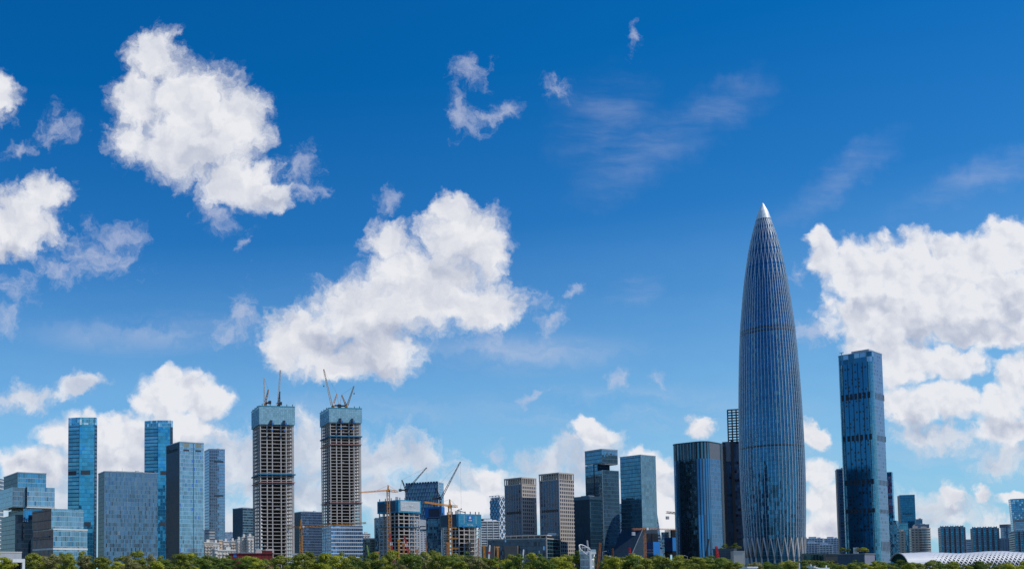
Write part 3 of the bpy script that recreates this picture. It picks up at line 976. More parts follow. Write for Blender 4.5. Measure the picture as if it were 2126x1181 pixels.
# podium and pavilion lower left
pl = Plan(-60, -50, 45, 1144, 760, None, a=2, wl=30)
t = tower('annex_building', 'low grey panelled annex behind the white pavilion', pl, (M['lightgrey'], M['lightgrey']), ph=.8, parapet=M['offwhite'], plant=False)
def pavilion():
    pl = Plan(-70, -60, 52, 1159, 300, None, a=0, wl=12)
    t = thing('pavilion', 'white open fronted pavilion at the lower left corner', 'pavilion', pl.base, pl.a)
    X, Yh, h = pl.X, pl.Yh, pl.h
    b = MB(); b.prism(pl.rect(), h - 1.1, h); b.build('roof', M['white'], t)
    b = MB(); b.box(X - .8, X - .01, -Yh + .01, Yh - .01, 0, h - 1.1); b.build('side_wall', M['white'], t)
    b = MB(); b.box(-X, X - .8, Yh - 1.2, Yh - .8, 0, h - 1.1); b.build('back_wall', M['concrete_shaded'], t)
    b = MB(); b.box(-X, X - .8, -Yh + .1, Yh - 1.2, 0, 2.4); b.build('plinth', M['white'], t)
    b = MB()
    for i in range(14):
        x = X - 1.2 - i * 1.2
        b.box(x, x + .08, -Yh + 1, -Yh + 1.08, 2.4, 3.5)
    b.box(-X, X - 1, -Yh + .98, -Yh + 1.1, 3.5, 3.6)
    b.build('railing', M['steel'], t)
pavilion()

# blue banded towers (hexagonal plan: left face, front face, narrow right face)
def banded(label, xl, xc, xr, xe, ytop, Y, louv, aL, green):
    pl = Plan(xl, xc, xr, ytop, Y, None, a=6, wl=None)
    # left side is canted: build the polygon by hand
    C = pl.C
    phi = math.atan2(xc - CX, F)
    def pt(px, d, ang):
        dv = Vector((math.cos(ang), math.sin(ang), 0))
        return C + dv * solve_len(C, dv, px)
    Rr = pt(xr, 0, R(3))
    Ll = pt(xl, 0, R(180 - aL))
    E = Rr + Vector((math.cos(R(58)), math.sin(R(58)), 0)) * 0
    dv = Vector((math.cos(R(52)), math.sin(R(52)), 0))
    E = Rr + dv * solve_len(Rr, dv, xe)
    bk = Vector((0, 34, 0))
    poly = [C, Rr, E, E + Vector((-4, 22, 0)), Ll + Vector((10, 30, 0)), Ll]
    c = sum((Vector((p.x, p.y, 0)) for p in poly), Vector()) / len(poly)
    t = thing('office_tower', label, 'skyscraper', c, 0, 'blue banded towers')
    P = [(p.x - c.x, p.y - c.y) for p in poly]
    gf = facade('band_front' + green, (0.055, 0.40, 0.66), (0.10, 0.30, 0.42), 3.0, 4.3, .03, .10, var=.45, tilt=.03, hframe=(0.05, 0.22, 0.34), pv=.5, wav=.05, wsc=.03)
    gs = facade('band_side' + green, (0.16, 0.42, 0.56), (0.06, 0.16, 0.24), 5.0, 4.3, .02, .26, var=.35, tilt=.03, hframe=(0.035, 0.12, 0.20), pv=.4, wav=.06, wsc=.03)
    gd = facade('band_edge' + green, (0.20, 0.26, 0.34), (0.03, 0.06, 0.10), 2.0, 4.3, .1, .4, hframe=(0.02, .05, .08))
    h = pl.h
    b = MB(); b.prism(P, 0, h - 8, mis=[0, 2, 2, 0, 0, 1]); b.build('curtain_wall', (gf, gs, gd), t)
    gc = facade('band_crown' + green, (0.10, 0.42, 0.62), (0.35, 0.55, 0.66), 2.4, 4.0, .10, .12, var=.9, bright=.25, bcol=(.5, .7, .8))
    b = MB(); b.prism(P, h - 7.99, h, mi=0); b.build('crown', gc, t)
    q = Vector(P[1]) - Vector(P[0])
    for py, f0, f1 in louv:
        z = at(xc, py, Y).z
        b = MB()
        n = Vector((q.y, -q.x)).normalized() * .15
        a0, a1 = Vector(P[0]) + q * f0 + n, Vector(P[0]) + q * f1 + n
        a2, a3 = a1 - n * 2, a0 - n * 2
        b.prism([tuple(a0), tuple(a1), tuple(a2), tuple(a3)], z - 2.6, z + 2.2); b.build('louvre_band', plain('louvre_slate', (.05, .06, .075)), t)
        w = Vector(P[5]) - Vector(P[0])
        n2 = Vector((-w.y, w.x)).normalized() * .15
        if n2.y > 0: n2 = -n2
        a0, a1 = Vector(P[0]) + w * .98 + n2, Vector(P[0]) + w * .25 + n2
        b = MB(); b.prism([tuple(a0), tuple(a1), tuple(a1 - n2 * 2), tuple(a0 - n2 * 2)], z - 3.0, z + 1.8); b.build('louvre_band', M['louvre'], t)
    b = MB()
    for f in (0, 1):
        p = Vector(P[f])
        b.tube((p.x, p.y, 0), (p.x, p.y, h), .28)
        b.build('corner_fin', M['dark'], t) if f else None
banded('tall blue glass tower with horizontal bands, tallest on the far left of the skyline', 142, 165, 197, 202, 866, 1050, [(980, .10, .72), (1087, .35, .78)], 20, 'a')
banded('blue banded glass tower half hidden behind the wide grey slab and the twin strip tower', 300, 328, 354, 359, 872, 1180, [(981, .2, .8), (1087, .1, .6)], 20, 'b')

# wide grey glass slab
pl = Plan(204, 217, 328, 977, 900, None, a=14)
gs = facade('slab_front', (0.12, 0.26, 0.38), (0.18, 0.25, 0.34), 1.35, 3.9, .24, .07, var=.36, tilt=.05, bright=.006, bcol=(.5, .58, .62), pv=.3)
gd = facade('slab_side', (0.03, 0.065, 0.10), (0.03, 0.05, 0.07), 1.8, 3.9, .08, .08, var=.4, metal=.0, spec=.06)  # dark colour stands in for the neighbours' dark reflection on the left face
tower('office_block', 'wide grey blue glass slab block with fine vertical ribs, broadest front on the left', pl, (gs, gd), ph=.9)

# tower in two strips with sign
pl = Plan(345, 373, 423, 916, 920, None, a=24)
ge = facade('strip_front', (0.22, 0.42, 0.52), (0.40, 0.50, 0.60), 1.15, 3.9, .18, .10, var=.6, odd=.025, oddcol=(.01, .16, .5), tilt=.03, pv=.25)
gd2 = facade('strip_side', (0.030, 0.075, 0.13), (0.04, 0.075, 0.12), 1.3, 3.9, .3, .05, var=.4, metal=.0, spec=.06)  # left face tinted near black, as if mirroring dark buildings beside it
t = tower('office_tower', 'light glass office tower split by a dark vertical groove, dark left side with sign', pl, (ge, gd2), ph=.9)
louvre(t, pl, 'R', pl.w1 * .56, pl.w1 * .585, 4, pl.h - 1.2, plain('groove_teal', (.01, .05, .08)), 'groove', .06)
for u in (.13, .63):
    for py, hh in ((922.5, 3.4), (933.5, 1.7)):
        louvre(t, pl, 'R', pl.w1 * (u + .02), pl.w1 * (u + .26), pl.z(py) - hh / 2, pl.z(py) + hh / 2, plain('vent_grey', (.22, .25, .22) if hh > 2 else (.03, .04, .04), .8) if hh > 2 else M['louvre'], 'vent_opening', .08)
text(t, pl, 'L', 'Hisense', 5.6, 1.5, pl.z(934), plain('sign_teal', (.005, .05, .07)), sx=1.45, bold=.02)

# slim blue grey tower behind
pl = Plan(424, 434, 467, 931, 1350, None, a=14)
gf = facade('slim_front', (0.25, 0.42, 0.58), (0.25, 0.36, .50), 3.0, 4.2, .08, .24, var=.2, tilt=.008, hframe=(0.16, 0.22, 0.33))
gl = facade('slim_side', (0.19, 0.29, 0.44), (0.2, 0.27, .4), 3.0, 4.2, .08, .24, var=.35, hframe=(0.10, 0.15, 0.26))
t = tower('office_tower', 'slim grey blue tower with fine horizontal bands right of the twin strip tower', pl, (gf, gl), ph=.7)
for py in (957, 1028):
    louvre(t, pl, 'R', pl.w1 * .3, pl.w1 * .9, pl.z(py) - 1.2, pl.z(py) + 1.0, M['louvre'])
pl = Plan(423, 426, 446, 1098, 1250, None, a=5, wl=20)
tower('plant_building', 'small pale block at the foot of the slim grey blue tower', pl, (windows('pale_block', (.55, .56, .58), (.10, .16, .22), 30, 3.8, 1.0, .45), M['offwhite']), plant=False)
# dark office right of it
pl = Plan(483, 504, 530, 1053, 1500, None, a=35)
gf = facade('office_c_front', (0.12, 0.20, 0.26), (0.10, 0.15, 0.19), 2.6, 4.2, .06, .28, var=.5, hframe=(0.16, 0.26, 0.32))
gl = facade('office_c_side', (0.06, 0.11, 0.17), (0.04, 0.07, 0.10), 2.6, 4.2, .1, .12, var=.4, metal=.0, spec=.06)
tower('office_block', 'dark glass office behind the left edge of the plain concrete tower', pl, (gf, gl))
pl = Plan(466, 468, 484, 1104, 2100, None, a=2, wl=30)
tower('far_building', 'hazy pale blue far block between slim tower and dark office', pl, (facade('far_blue', (.28, .40, .56), (.35, .45, .58), 3, 4, .2, .3, metal=.3), M['lightgrey']), plant=False)
# glass building between the two construction towers
pl = Plan(607, 625, 668, 1061, 1500, None, a=25)
gf = facade('between_front', (0.13, 0.21, 0.33), (0.2, 0.27, .36), 2.2, 4.2, .1, .12, var=.6, wav=.05)
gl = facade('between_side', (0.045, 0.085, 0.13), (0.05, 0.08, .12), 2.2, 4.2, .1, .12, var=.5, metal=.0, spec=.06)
tower('office_block', 'grey glass office behind the orange tower crane between the concrete towers', pl, (gf, gl))

# ------------------------------------------------------------------ old cream housing left of the concrete tower
def housing(label, xl, xc, xr, ytop, Y, a, wall, n_bal=6, cap=None, group='old cream housing blocks', fh=3.1, bays=3, tower_top=True, name='apartment_building'):
    pl = Plan(xl, xc, xr, ytop, Y, None, a=a, wl=12)
    t = thing(name, label, 'apartments', pl.base, pl.a, group)
    wm = windows('housing_%s' % ''.join(c for c in str(wall) if c.isdigit()), wall, (.07, .08, .10), pl.w1 / bays / 2, fh, .5, .45)
    b = MB(); b.prism(pl.rect(), 0, pl.h); b.build('wall', wm, t)
    sb = MB(); sb.box(-.01, pl.w1 / bays * .55, -1.3, 0.02, 0, 1.0)
    me = sb.mesh('balcony', [plain('balcony_cream', (.66, .58, .50), .8)])
    nf = int(min(9, pl.h / fh - 1))
    for f in range(nf):
        for k in range(bays):
            put(me, 'balcony', t, (-pl.X + pl.w1 * (k + .22) / bays, -pl.Yh, pl.h - (f + 1.45) * fh))
    if tower_top:
        b = MB(); b.box(-pl.X * .35, pl.X * .35, -pl.Yh * .5, pl.Yh * .5, pl.h, pl.h + 3.2); b.build('stair_head', M['offwhite'], t)
    b = MB(); b.prism(pl.rect(.35), pl.h - .9, pl.h + .3); b.build('parapet', M['offwhite'], t)
    return t
cream, pinkc, whit = (.66, .60, .53), (.58, .45, .36), (.68, .66, .62)
housing('cream flats with brown stripe right beside the twin strip tower', 421, 424, 443, 1125, 1000, 12, cream)
housing('cream flats with four balcony columns next to the peach stair tower', 440, 443, 456, 1126, 1040, 12, whit, bays=2)
housing('peach coloured stair tower rising above the cream flats', 454, 455, 462, 1120, 1050, 12, (.62, .42, .28), bays=1, tower_top=False, name='stair_tower')
housing('grey white flats right of the peach stair tower', 461, 464, 476, 1123, 1100, 12, whit, bays=2)
housing('cream flats with ridged sides in the middle of the housing row', 475, 479, 490, 1122, 1120, 12, cream, bays=2)
housing('cream flats second from the concrete tower, set back', 489, 493, 502, 1119, 1100, 12, whit, bays=2)
housing('tall cream flats with grey shaft beside the concrete tower', 500, 503, 513, 1114, 1050, 12, cream, bays=2)
housing('tall pale flats hard against the left side of the concrete tower', 511, 514, 527, 1113, 1040, 12, whit, bays=2)
housing('low cream flats in front of the housing row', 445, 449, 461, 1141, 900, 12, cream, bays=2)
housing('wide low pale flats in front of the housing row, with glazed roof hut', 459, 462, 489, 1141, 920, 12, (.62, .60, .55), bays=4)
housing('narrow white flats below the peach stair tower', 444, 446, 452, 1139, 880, 12, (.72, .70, .66), bays=1, tower_top=False)

# red site hall and huts at the foot of the concrete tower
def site_hall():
    pl = Plan(473, 475, 566, 1148.5, 700, None, a=-3, wl=14)
    t = thing('site_hall', 'long low red steel site hall with blue emblem panel behind the trees', 'site hall', pl.base, pl.a)
    m = screen_mat('red_sheet', (0.22, 0.02, 0.02), (0.10, 0.015, 0.015), 2.6, 6, .18, 0)
    b = MB(); b.prism(pl.rect(), 0, pl.h); b.build('wall', m, t)
    b = MB(); b.prism(pl.rect(.5), pl.h, pl.h + .35); b.build('roof', plain('red_roof', (.30, .03, .03)), t)
    u = -pl.X + pl.w1 * .14
    b = MB(); b.box(u - 1.1, u + 1.1, -pl.Yh - .12, -pl.Yh, pl.h - 2.6, pl.h - .4); b.build('emblem_panel', M['blueboard'], t)
    b = MB(); b.box(pl.X * .5, pl.X * .98, -pl.Yh * .6, pl.Yh, pl.h + .35, pl.h + 2.2); b.build('upper_hall', m, t)
    for f, w in ((.62, 3.0), (.84, 6)):
        x = -pl.X + pl.w1 * f
        b = MB(); b.box(x, x + w, 2, 5, pl.h + .36, pl.h + 3.6); b.build('site_hut', M['offwhite'], t)
site_hall()
pl = Plan(498, 500, 528, 1146, 760, None, a=2, wl=10)
tag(tower('green_shed', 'dark green fence shed above the red site hall', pl, (plain('dark_green_sheet', (.01, .06, .06)),) * 2, plant=False), 'dark green shed wall above the red site hall', 'shed')
pl = Plan(604, 606, 640, 1148, 800, None, a=2, wl=8)
tag(tower('site_office', '', pl, (M['white'], M['white']), plant=False, parapet=M['lightgrey']), 'low white site huts at the foot of the orange tower crane', 'site hut')

# ------------------------------------------------------------------ middle group
pl = Plan(748, 752, 769, 1107, 1700, None, a=8, wl=20)
housing('small pale far flats right of the glazed concrete tower', 750, 753, 769, 1107, 1700, 12, (.60, .62, .62), group='far pale flats', bays=3)
pl = Plan(748, 752, 792, 1117, 1500, None, a=4, wl=30)
tower('office_block', 'low dark green glass block behind the lime green crane', pl, (facade('low_dark', (.07, .14, .18), (.08, .12, .14), 2, 4, .1, .15), M['louvre']))
pl = Plan(777, 779, 812, 1074, 1450, None, a=3, wl=30)
tower('office_block', 'bluish glass block behind the left edge of the banner building', pl, (facade('behind_o', (.10, .19, .27), (.12, .2, .26), 2, 4, .1, .15, var=.6), M['louvre']))

# lattice coloured office
def lattice_office():
    pl = Plan(842, 910, 921, 1000, 1400, None, a=68)
    t = thing('lattice_office', 'blue office slab covered with slanting rows of small coloured panes', 'building', pl.base, pl.a)
    m, g = new_mat('lattice_skin')
    uv = g.n('ShaderNodeUVMap', uv_map='UVMap').outputs[0]
    s = g.n('ShaderNodeSeparateXYZ', {0: uv})
    y = g.m('DIVIDE', s.outputs[1], 5.6)
    x = g.m('DIVIDE', g.m('ADD', s.outputs[0], g.m('MULTIPLY', g.m('FLOOR', y), 1.1)), 2.5)
    cell = g.comb(g.m('FLOOR', x), g.m('FLOOR', y))
    wn = g.n('ShaderNodeTexWhiteNoise', {'Vector': cell}, noise_dimensions='2D')
    cr = g.n('ShaderNodeValToRGB', {0: wn.outputs[0]})
    cr.color_ramp.interpolation = 'CONSTANT'
    els = cr.color_ramp.elements
    cols = [(0, (.03, .08, .17)), (.3, (.04, .13, .22)), (.5, (.06, .12, .27)), (.68, (.06, .20, .24)), (.84, (.11, .17, .32))]
    els[0].position, els[0].color = 0, (*cols[0][1], 1)
    els[1].position, els[1].color = cols[1][0], (*cols[1][1], 1)
    for p_, c_ in cols[2:]:
        e = els.new(p_); e.color = (*c_, 1)
    k = g.m('LESS_THAN', g.m('ADD', g.m('FRACT', x), g.m('MULTIPLY', g.m('FRACT', y), .45)), .50)
    c = g.mix(k, cr.outputs[0], g.mix(wn.outputs[0], (.42, .46, .62), (.40, .58, .55)))
    p_ = g.n('ShaderNodeBsdfPrincipled', {'Base Color': c, 'Roughness': .2, 'Metallic': .3})
    g.n('ShaderNodeOutputMaterial', {'Surface': p_.outputs[0]})
    gr = facade('lattice_end', (.34, .46, .58), (.5, .56, .62), 1.8, 4, .08, .1, var=.4)
    b = MB(); b.prism(pl.rect(), 0, pl.h, mis=[1, 0, 1, 0], top=1); b.build('wall', (gr, m, ), t) if False else None
    b = MB(); b.prism(pl.rect(), 0, pl.h, mis=[1, 0, 1, 0], top=1); b.build('curtain_wall', (m, gr), t)
    b = MB(); b.box(-pl.X - .3, -pl.X + .5, -pl.Yh - .3, -pl.Yh + .5, 0, pl.h + .5); b.build('corner_strip', M['white'], t)
    n = 12
    sb = MB(); sb.box(-.25, .3, -1.6, 1.6, -2.2, .9)
    me = sb.mesh('crown_panel', [plain('crown_navy', (.02, .07, .16), .3)])
    for i in range(n):
        put(me, 'crown_panel', t, (-pl.X - .1, -pl.Yh + pl.w2 * (i + .6) / n, pl.h + .4))
lattice_office()

# banner building under construction
def banner_block():
    pl = Plan(787, 827, 870, 1037, 1100, 1.0)
    t = thing('construction_block', 'concrete frame under construction whose blue screen carries a grey banner with white characters', 'building', pl.base, pl.a, 'lower blocks under construction')
    zs = pl.z(1063)
    open_frame(t, pl, .6, zs + 1, 17, (0, .25, .5, .75, 1), (0, .2, .4, .6, .8, 1), slab=.8, colw=1.0, core=.5)
    screen(t, pl, zs, pl.h, M['screen_blue'], g=1.5, edge=False)
    b = MB(); b.prism(pl.rect(1.0), pl.h - 2, pl.h - 1.6); b.build('work_deck', M['concrete_shaded'], t)
    b = MB(); b.box(-pl.X + 1.6, pl.X - .4, -pl.Yh - 1.75, -pl.Yh - 1.6, zs + 1.6, pl.h - 1.2); ban = b.build('banner', plain('banner_grey', (.42, .47, .50), .8), t)
    z0, z1 = zs + 2.6, pl.h - 2.2
    b = MB()
    x0, x1 = -pl.X + 3.2, pl.X - 2
    for a_, c_ in (((x0, z0), (x1, z0)), ((x1, z0), (x1, z1)), ((x1, z1), (x0, z1)), ((x0, z1), (x0, z0))):
        b.box(min(a_[0], c_[0]) - .15, max(a_[0], c_[0]) + .15, -pl.Yh - 1.85, -pl.Yh - 1.76, min(a_[1], c_[1]) - .15, max(a_[1], c_[1]) + .15)
    b.build('banner_border', M['white'], ban)
    text(t, pl, 'R', '联想后海中心', 3.7, 3.0, (z0 + z1) / 2 - 1.3, M['white'], 'banner_lettering', 1.9, bold=.03)
    b = MB(); b.box(-pl.X - 1.75, -pl.X - 1.55, -pl.Yh + 4, pl.Yh * .2, zs + 2, pl.h - 1.5); b.build('side_banner', plain('banner_slate', (.05, .10, .15), .8), t)
    b = MB(); b.box(-pl.X - 1.75, -pl.X - 1.55, pl.Yh * .3, pl.Yh - .5, zs + 2, pl.h - 1.5); b.build('side_banner', plain('banner_slate', (.05, .10, .15), .8), t)
    for py in (1092, 1093.5):
        z = pl.z(py)
    b = MB(); b.prism(pl.rect(1.6), pl.z(1093), pl.z(1093) + .6); b.build('catch_net', M['bluenet'], t)
    return pl
plO = banner_block()
# white hotel with slanted roof
def hotel():
    pl = Plan(862, 865, 892, 1088, 1300, None, a=4, wl=18)
    t = thing('hotel_building', 'white building with rows of small square windows and a slanting roof', 'building', pl.base, pl.a)
    wm = windows('hotel_white', (.80, .82, .86), (.06, .08, .12), pl.w1 / 4, 4.6 * .52, .42, .42, wall2=(.74, .76, .80))
    z1, zb = pl.z(1098), pl.z(1083)
    b = MB(); b.prism(pl.rect(), 0, z1 - 3.2, top=0); b.build('wall', wm, t)
    b = MB(); b.prism(pl.rect(-.2), z1 - 3.2, z1); b.build('window_band', facade('hotel_band', (.1, .2, .3), (.5, .55, .6), 1.5, 4, .1, .1), t)
    X, Yh = pl.X, pl.Yh
    b = MB()
    q = [(-X, z1), (X, z1), (X, zb), (X - 2.2, zb + 2.2), (-X, pl.z(1076))]
    b.face([(x, -Yh - .1, z) for x, z in q]); b.face([(x, Yh, z) for x, z in q[::-1]])
    for i in range(5):
        a_, c_ = q[i], q[(i + 1) % 5]
        b.face([(a_[0], -Yh - .1, a_[1]), (a_[0], Yh, a_[1]), (c_[0], Yh, c_[1]), (c_[0], -Yh - .1, c_[1])])
    b.build('roof', M['white'], t)
    b = MB(); b.box(-X + 2, X * .4, -Yh - .2, -Yh - .11, z1 + 3.4, z1 + 4.4); b.build('roof_slot', M['louvre'], t)
hotel()
def balconies(label, xl, xc, xr, ytop, Y, a, floors, railm, glassm, group=None, wl=16, out=1.2, fh=None, name='apartment_building', step=0, white_top=True, fins=4, bh=1.15):
    pl = Plan(xl, xc, xr, ytop, Y, None, a=a, wl=wl)
    t = thing(name, label, 'apartments', pl.base, pl.a, group)
    b = MB(); b.prism(pl.rect(), 0, pl.h); b.build('wall', glassm, t)
    fh = fh or 3.3
    sb = MB()
    r = pl.rect(out)
    sb.prism(r, 0, bh)
    me = sb.mesh('balcony_band', [railm])
    i = 0
    z = pl.h - 1.2
    while z > 1 and i < floors:
        put(me, 'balcony_band', t, (0, 0, z)); z -= fh; i += 1
    if fins:
        fb = MB(); fb.box(-.35, .35, -out - .35, .3, 0, pl.h - .2)
        fm_ = fb.mesh('divider_wall', [railm])
        for k in range(fins + 1):
            put(fm_, 'divider_wall', t, (-pl.X + pl.w1 * k / fins * .985 + .2, -pl.Yh, 0))
    if white_top:
        b = MB(); b.box(-pl.X * .55, pl.X * .3, -pl.Yh * .5, pl.Yh * .5, pl.h, pl.h + 3); b.build('roof_house', railm, t)
        b = MB(); b.box(pl.X * .45, pl.X * .8, -pl.Yh * .4, pl.Yh * .4, pl.h, pl.h + 1.8); b.build('roof_house', railm, t)
    return t
dkg = facade('flat_glass', (.14, .20, .25), (.2, .22, .24), 1.6, 3.3, .1, .1, var=.8, metal=.4)
balconies('grey flats with glassy balconies between white hotel and blue screened frame', 890, 894, 930, 1091, 1400, 6, 24, plain('rail_grey', (.50, .52, .54), .6), dkg, fh=3.9, fins=7, bh=.8)
balconies('white curved balcony flats right of the blue screened frame', 990, 998, 1036, 1081, 1420, 10, 24, M['white'], dkg, fh=3.6, fins=3, bh=1.3)
pl = Plan(990, 996, 1020, 1076, 1550, None, a=6, wl=20)
tower('office_block', 'dark roofed block peeping out above the white balcony flats', pl, (facade('peep', (.04, .08, .14), (.03, .05, .08), 3, 4, .2, .2), M['louvre']), plant=False)

# blue box and glass block behind the blue-screened frame
def blue_box():
    pl = Plan(884, 915, 921, 1051, 1250, None, a=72)
    t = thing('construction_block', 'glass block still being built with a bright blue screen box round a dark panel', 'building', pl.base, pl.a, 'lower blocks under construction')
    z = pl.z(1074)
    b = MB(); b.prism(pl.rect(), 0, z - 1); b.build('curtain_wall', facade('bb_glass', (.08, .18, .28), (.1, .16, .22), 2, 4, .1, .15, var=.7), t)
    b = MB(); b.prism(pl.rect(1.0), z, pl.h); b.build('safety_screen', M['blueboard'], t)
    b = MB(); b.box(-pl.X - 1.15, -pl.X - 1.0, -pl.Yh + 1, pl.Yh - 4, z + 1.2, pl.h - 2.4); b.build('dark_panel', plain('net_slate', (.05, .06, .10), .8), t)
    b = MB(); b.prism(pl.rect(-1.5), z - 1, z); b.build('core_wall', M['concrete_shaded'], t)
    for k in (.2, .6):
        b = MB(); b.box(pl.X + 1.0, pl.X + 2, -pl.Yh + k * pl.w2, -pl.Yh + k * pl.w2 + 1.2, z - 12, pl.h + 8); b.build('hoist_frame', M['dark'], t)
    return pl
plR = blue_box()
p = at(843, 1018, 1330); luffing('luffing_crane', 'dark luffing crane whose jib rises over the lattice office roof', p, at(886, 970, 1322), (-.95, .25), mast_from=p.z - 55, ymat='dark', jmat=M['dark'], hook=24, jw=2.0, top=15)
p = at(914, 1035, 1240); luffing('luffing_crane', 'dark luffing crane with long steep jib right of the lattice office', p, at(956, 958, 1232), (-.95, .2), mast_from=p.z - 40, ymat='dark', jmat=M['dark'], hook=60, jw=2.2, top=14)
hammerhead('tower_crane', 'orange tower crane at the left of the banner building with pale jib to the left', 806, 1020, 1040, (748, 1022, 1000), (825, 1020, 1060), head=7)
hammerhead('tower_crane', 'orange tower crane in front of the blue screened frame, jib pointing up left', 934, 1052, 980, (881, 1042, 940), (949, 1051, 990), head=8, braces=((1096, 7), (1117, 8), (1139, 8)))

def blue_frame():
    pl = Plan(918, 952, 995, 1066, 1060, None, a=39)
    t = thing('construction_block', 'concrete frame under construction with a turquoise screen carrying a square white emblem', 'building', pl.base, pl.a, 'lower blocks under construction')
    zs = pl.z(1093)
    open_frame(t, pl, .6, zs + 1, 12, (0, .25, .5, .75, 1), (0, .2, .4, .6, .8, 1), slab=.8, colw=1.0, core=.5)
    b = MB(); b.box(-pl.X * .1, pl.X * .98, -pl.Yh * .5, pl.Yh * .9, 1, zs); b.build('part_wall', M['offwhite'], t)
    screen(t, pl, zs, pl.h, M['screen_blue'], g=1.5, edge=False)
    b = MB(); b.box(-pl.X - 1.75, -pl.X - 1.52, -pl.Yh + 2, pl.Yh + 1, zs + .5, pl.h - .5); b.build('side_banner', plain('banner_slate', (.05, .10, .15), .8), t)
    cx, yb = 0.0, -pl.Yh - 1.62
    z0, z1 = pl.z(1082), pl.z(1069.5)
    b = MB(); b.box(-3.9, 3.9, yb - .1, yb + .1, z0, z1); sg = b.build('sign_board', M['blueboard'], t)
    b = MB(); b.box(-1.15, 1.15, yb - .2, yb - .1, z1 - 3.4, z1 - 1.0); b.build('emblem', M['white'], sg)
    b = MB()
    for i in range(3):
        b.box(-.75, .75, yb - .27, yb - .2, z1 - 1.55 - i * .62, z1 - 1.35 - i * .62)
    b.box(-.12, .12, yb - .29, yb - .2, z1 - 3.0, z1 - 1.3)
    b.build('emblem_stroke', plain('emblem_pink', (.55, .35, .42)), sg)
    text(t, pl, 'R', '中国建筑', 1.25, pl.X - 2.4, z0 + .8, M['white'], 'sign_lettering', 1.85, bold=.02)
    text(t, pl, 'R', '中 建 三 局', 1.5, pl.X - 4.0, z0 - 4.2, M['white'], 'sign_lettering', 1.75, bold=.04)
    for u in (-8.2, 8.2):
        b = MB(); b.box(u - .15, u + .15, yb - .1, yb + .05, zs + 4, pl.h - 1.4); b.build('light_strip', M['white'], t)
    for u in (-9.5, 10.2):
        b = MB(); b.box(u - 1.4, u + 1.4, yb - .5, yb, zs - .6, zs + 1.8); b.build('hoist_car', M['blueboard'], t)
    return pl
plS = blue_frame()
p = top_of(plS, .05, .3, 0)
hammerhead('placing_boom', 'small red and grey concrete boom on the roof of the turquoise screened frame', 950.5, 1061, p.y, (967, 1064, p.y - 3), (948.8, 1060.6, p.y + 1), z0=plS.h - 2.5, mat='dark', w=1.0, head=.5, jw=.8, group=None, slim=.7)

# ---- diamond lattice tower
def diamond_tower():
    pl = Plan(1017, 1036, 1060, 1028, 1500, None, a=46)
    t = thing('lattice_tower', 'blue glass tower wrapped in white diagonal diamond bracing left of the twin brown towers', 'skyscraper', pl.base, pl.a)
    gl = facade('diamond_glass', (.09, .25, .42), (.12, .2, .3), 3, 4, .06, .12, var=.4)
    b = MB(); b.prism(pl.rect(), 0, pl.h - 7); b.build('curtain_wall', gl, t)
    b = MB(); b.prism(pl.rect(-1.5), pl.h - 7, pl.h - 2.5); b.build('crown', plain('crown_frame', (.25, .3, .38)), t)
    h = pl.h
    X, Yh = pl.X + .5, pl.Yh + .5
    thin = plain('lattice_shaded', (.30, .40, .52), .5)  # left-face braces: the white paint with its shade mixed into the colour
    for face in 'LR':
        w = pl.w2 if face == 'L' else pl.w1
        n = 3
        step_ = w / n
        rise = step_ * 1.5
        def P3(u, z):
            u = max(0, min(w, u))
            return (-X, -pl.Yh + u, z) if face == 'L' else (-pl.X + u, -Yh, z)
        z = h
        for k in range(-int(h / rise) - 2, n + 1):
            for sg in (1, -1):
                # line u = u0 + sg*(h - z)/1.5
                u0 = k * step_ if sg == 1 else w - k * step_
                za, zb = h, 0.0
                # clip
                def zat_u(u): return h - (u - u0) * sg * 1.5
                zs_ = sorted((zat_u(0), zat_u(w)))
                a_, b_ = max(0, zs_[0]), min(h, zs_[1])
                if b_ - a_ < 2:
                    continue
                def u_at(z_): return u0 + sg * (h - z_) / 1.5
                mb = MB(); mb.tube(P3(u_at(a_), a_), P3(u_at(b_), b_), .85 if face == 'R' else .42)
                mb.build('diagonal_brace', M['white'] if face == 'R' else thin, t)
    b = MB()
    r = pl.rect(.6)
    for i in range(4):
        b.tube((*r[i], h), (*r[(i + 1) % 4], h), .5)
    b.build('top_rail', M['white'], t)
diamond_tower()

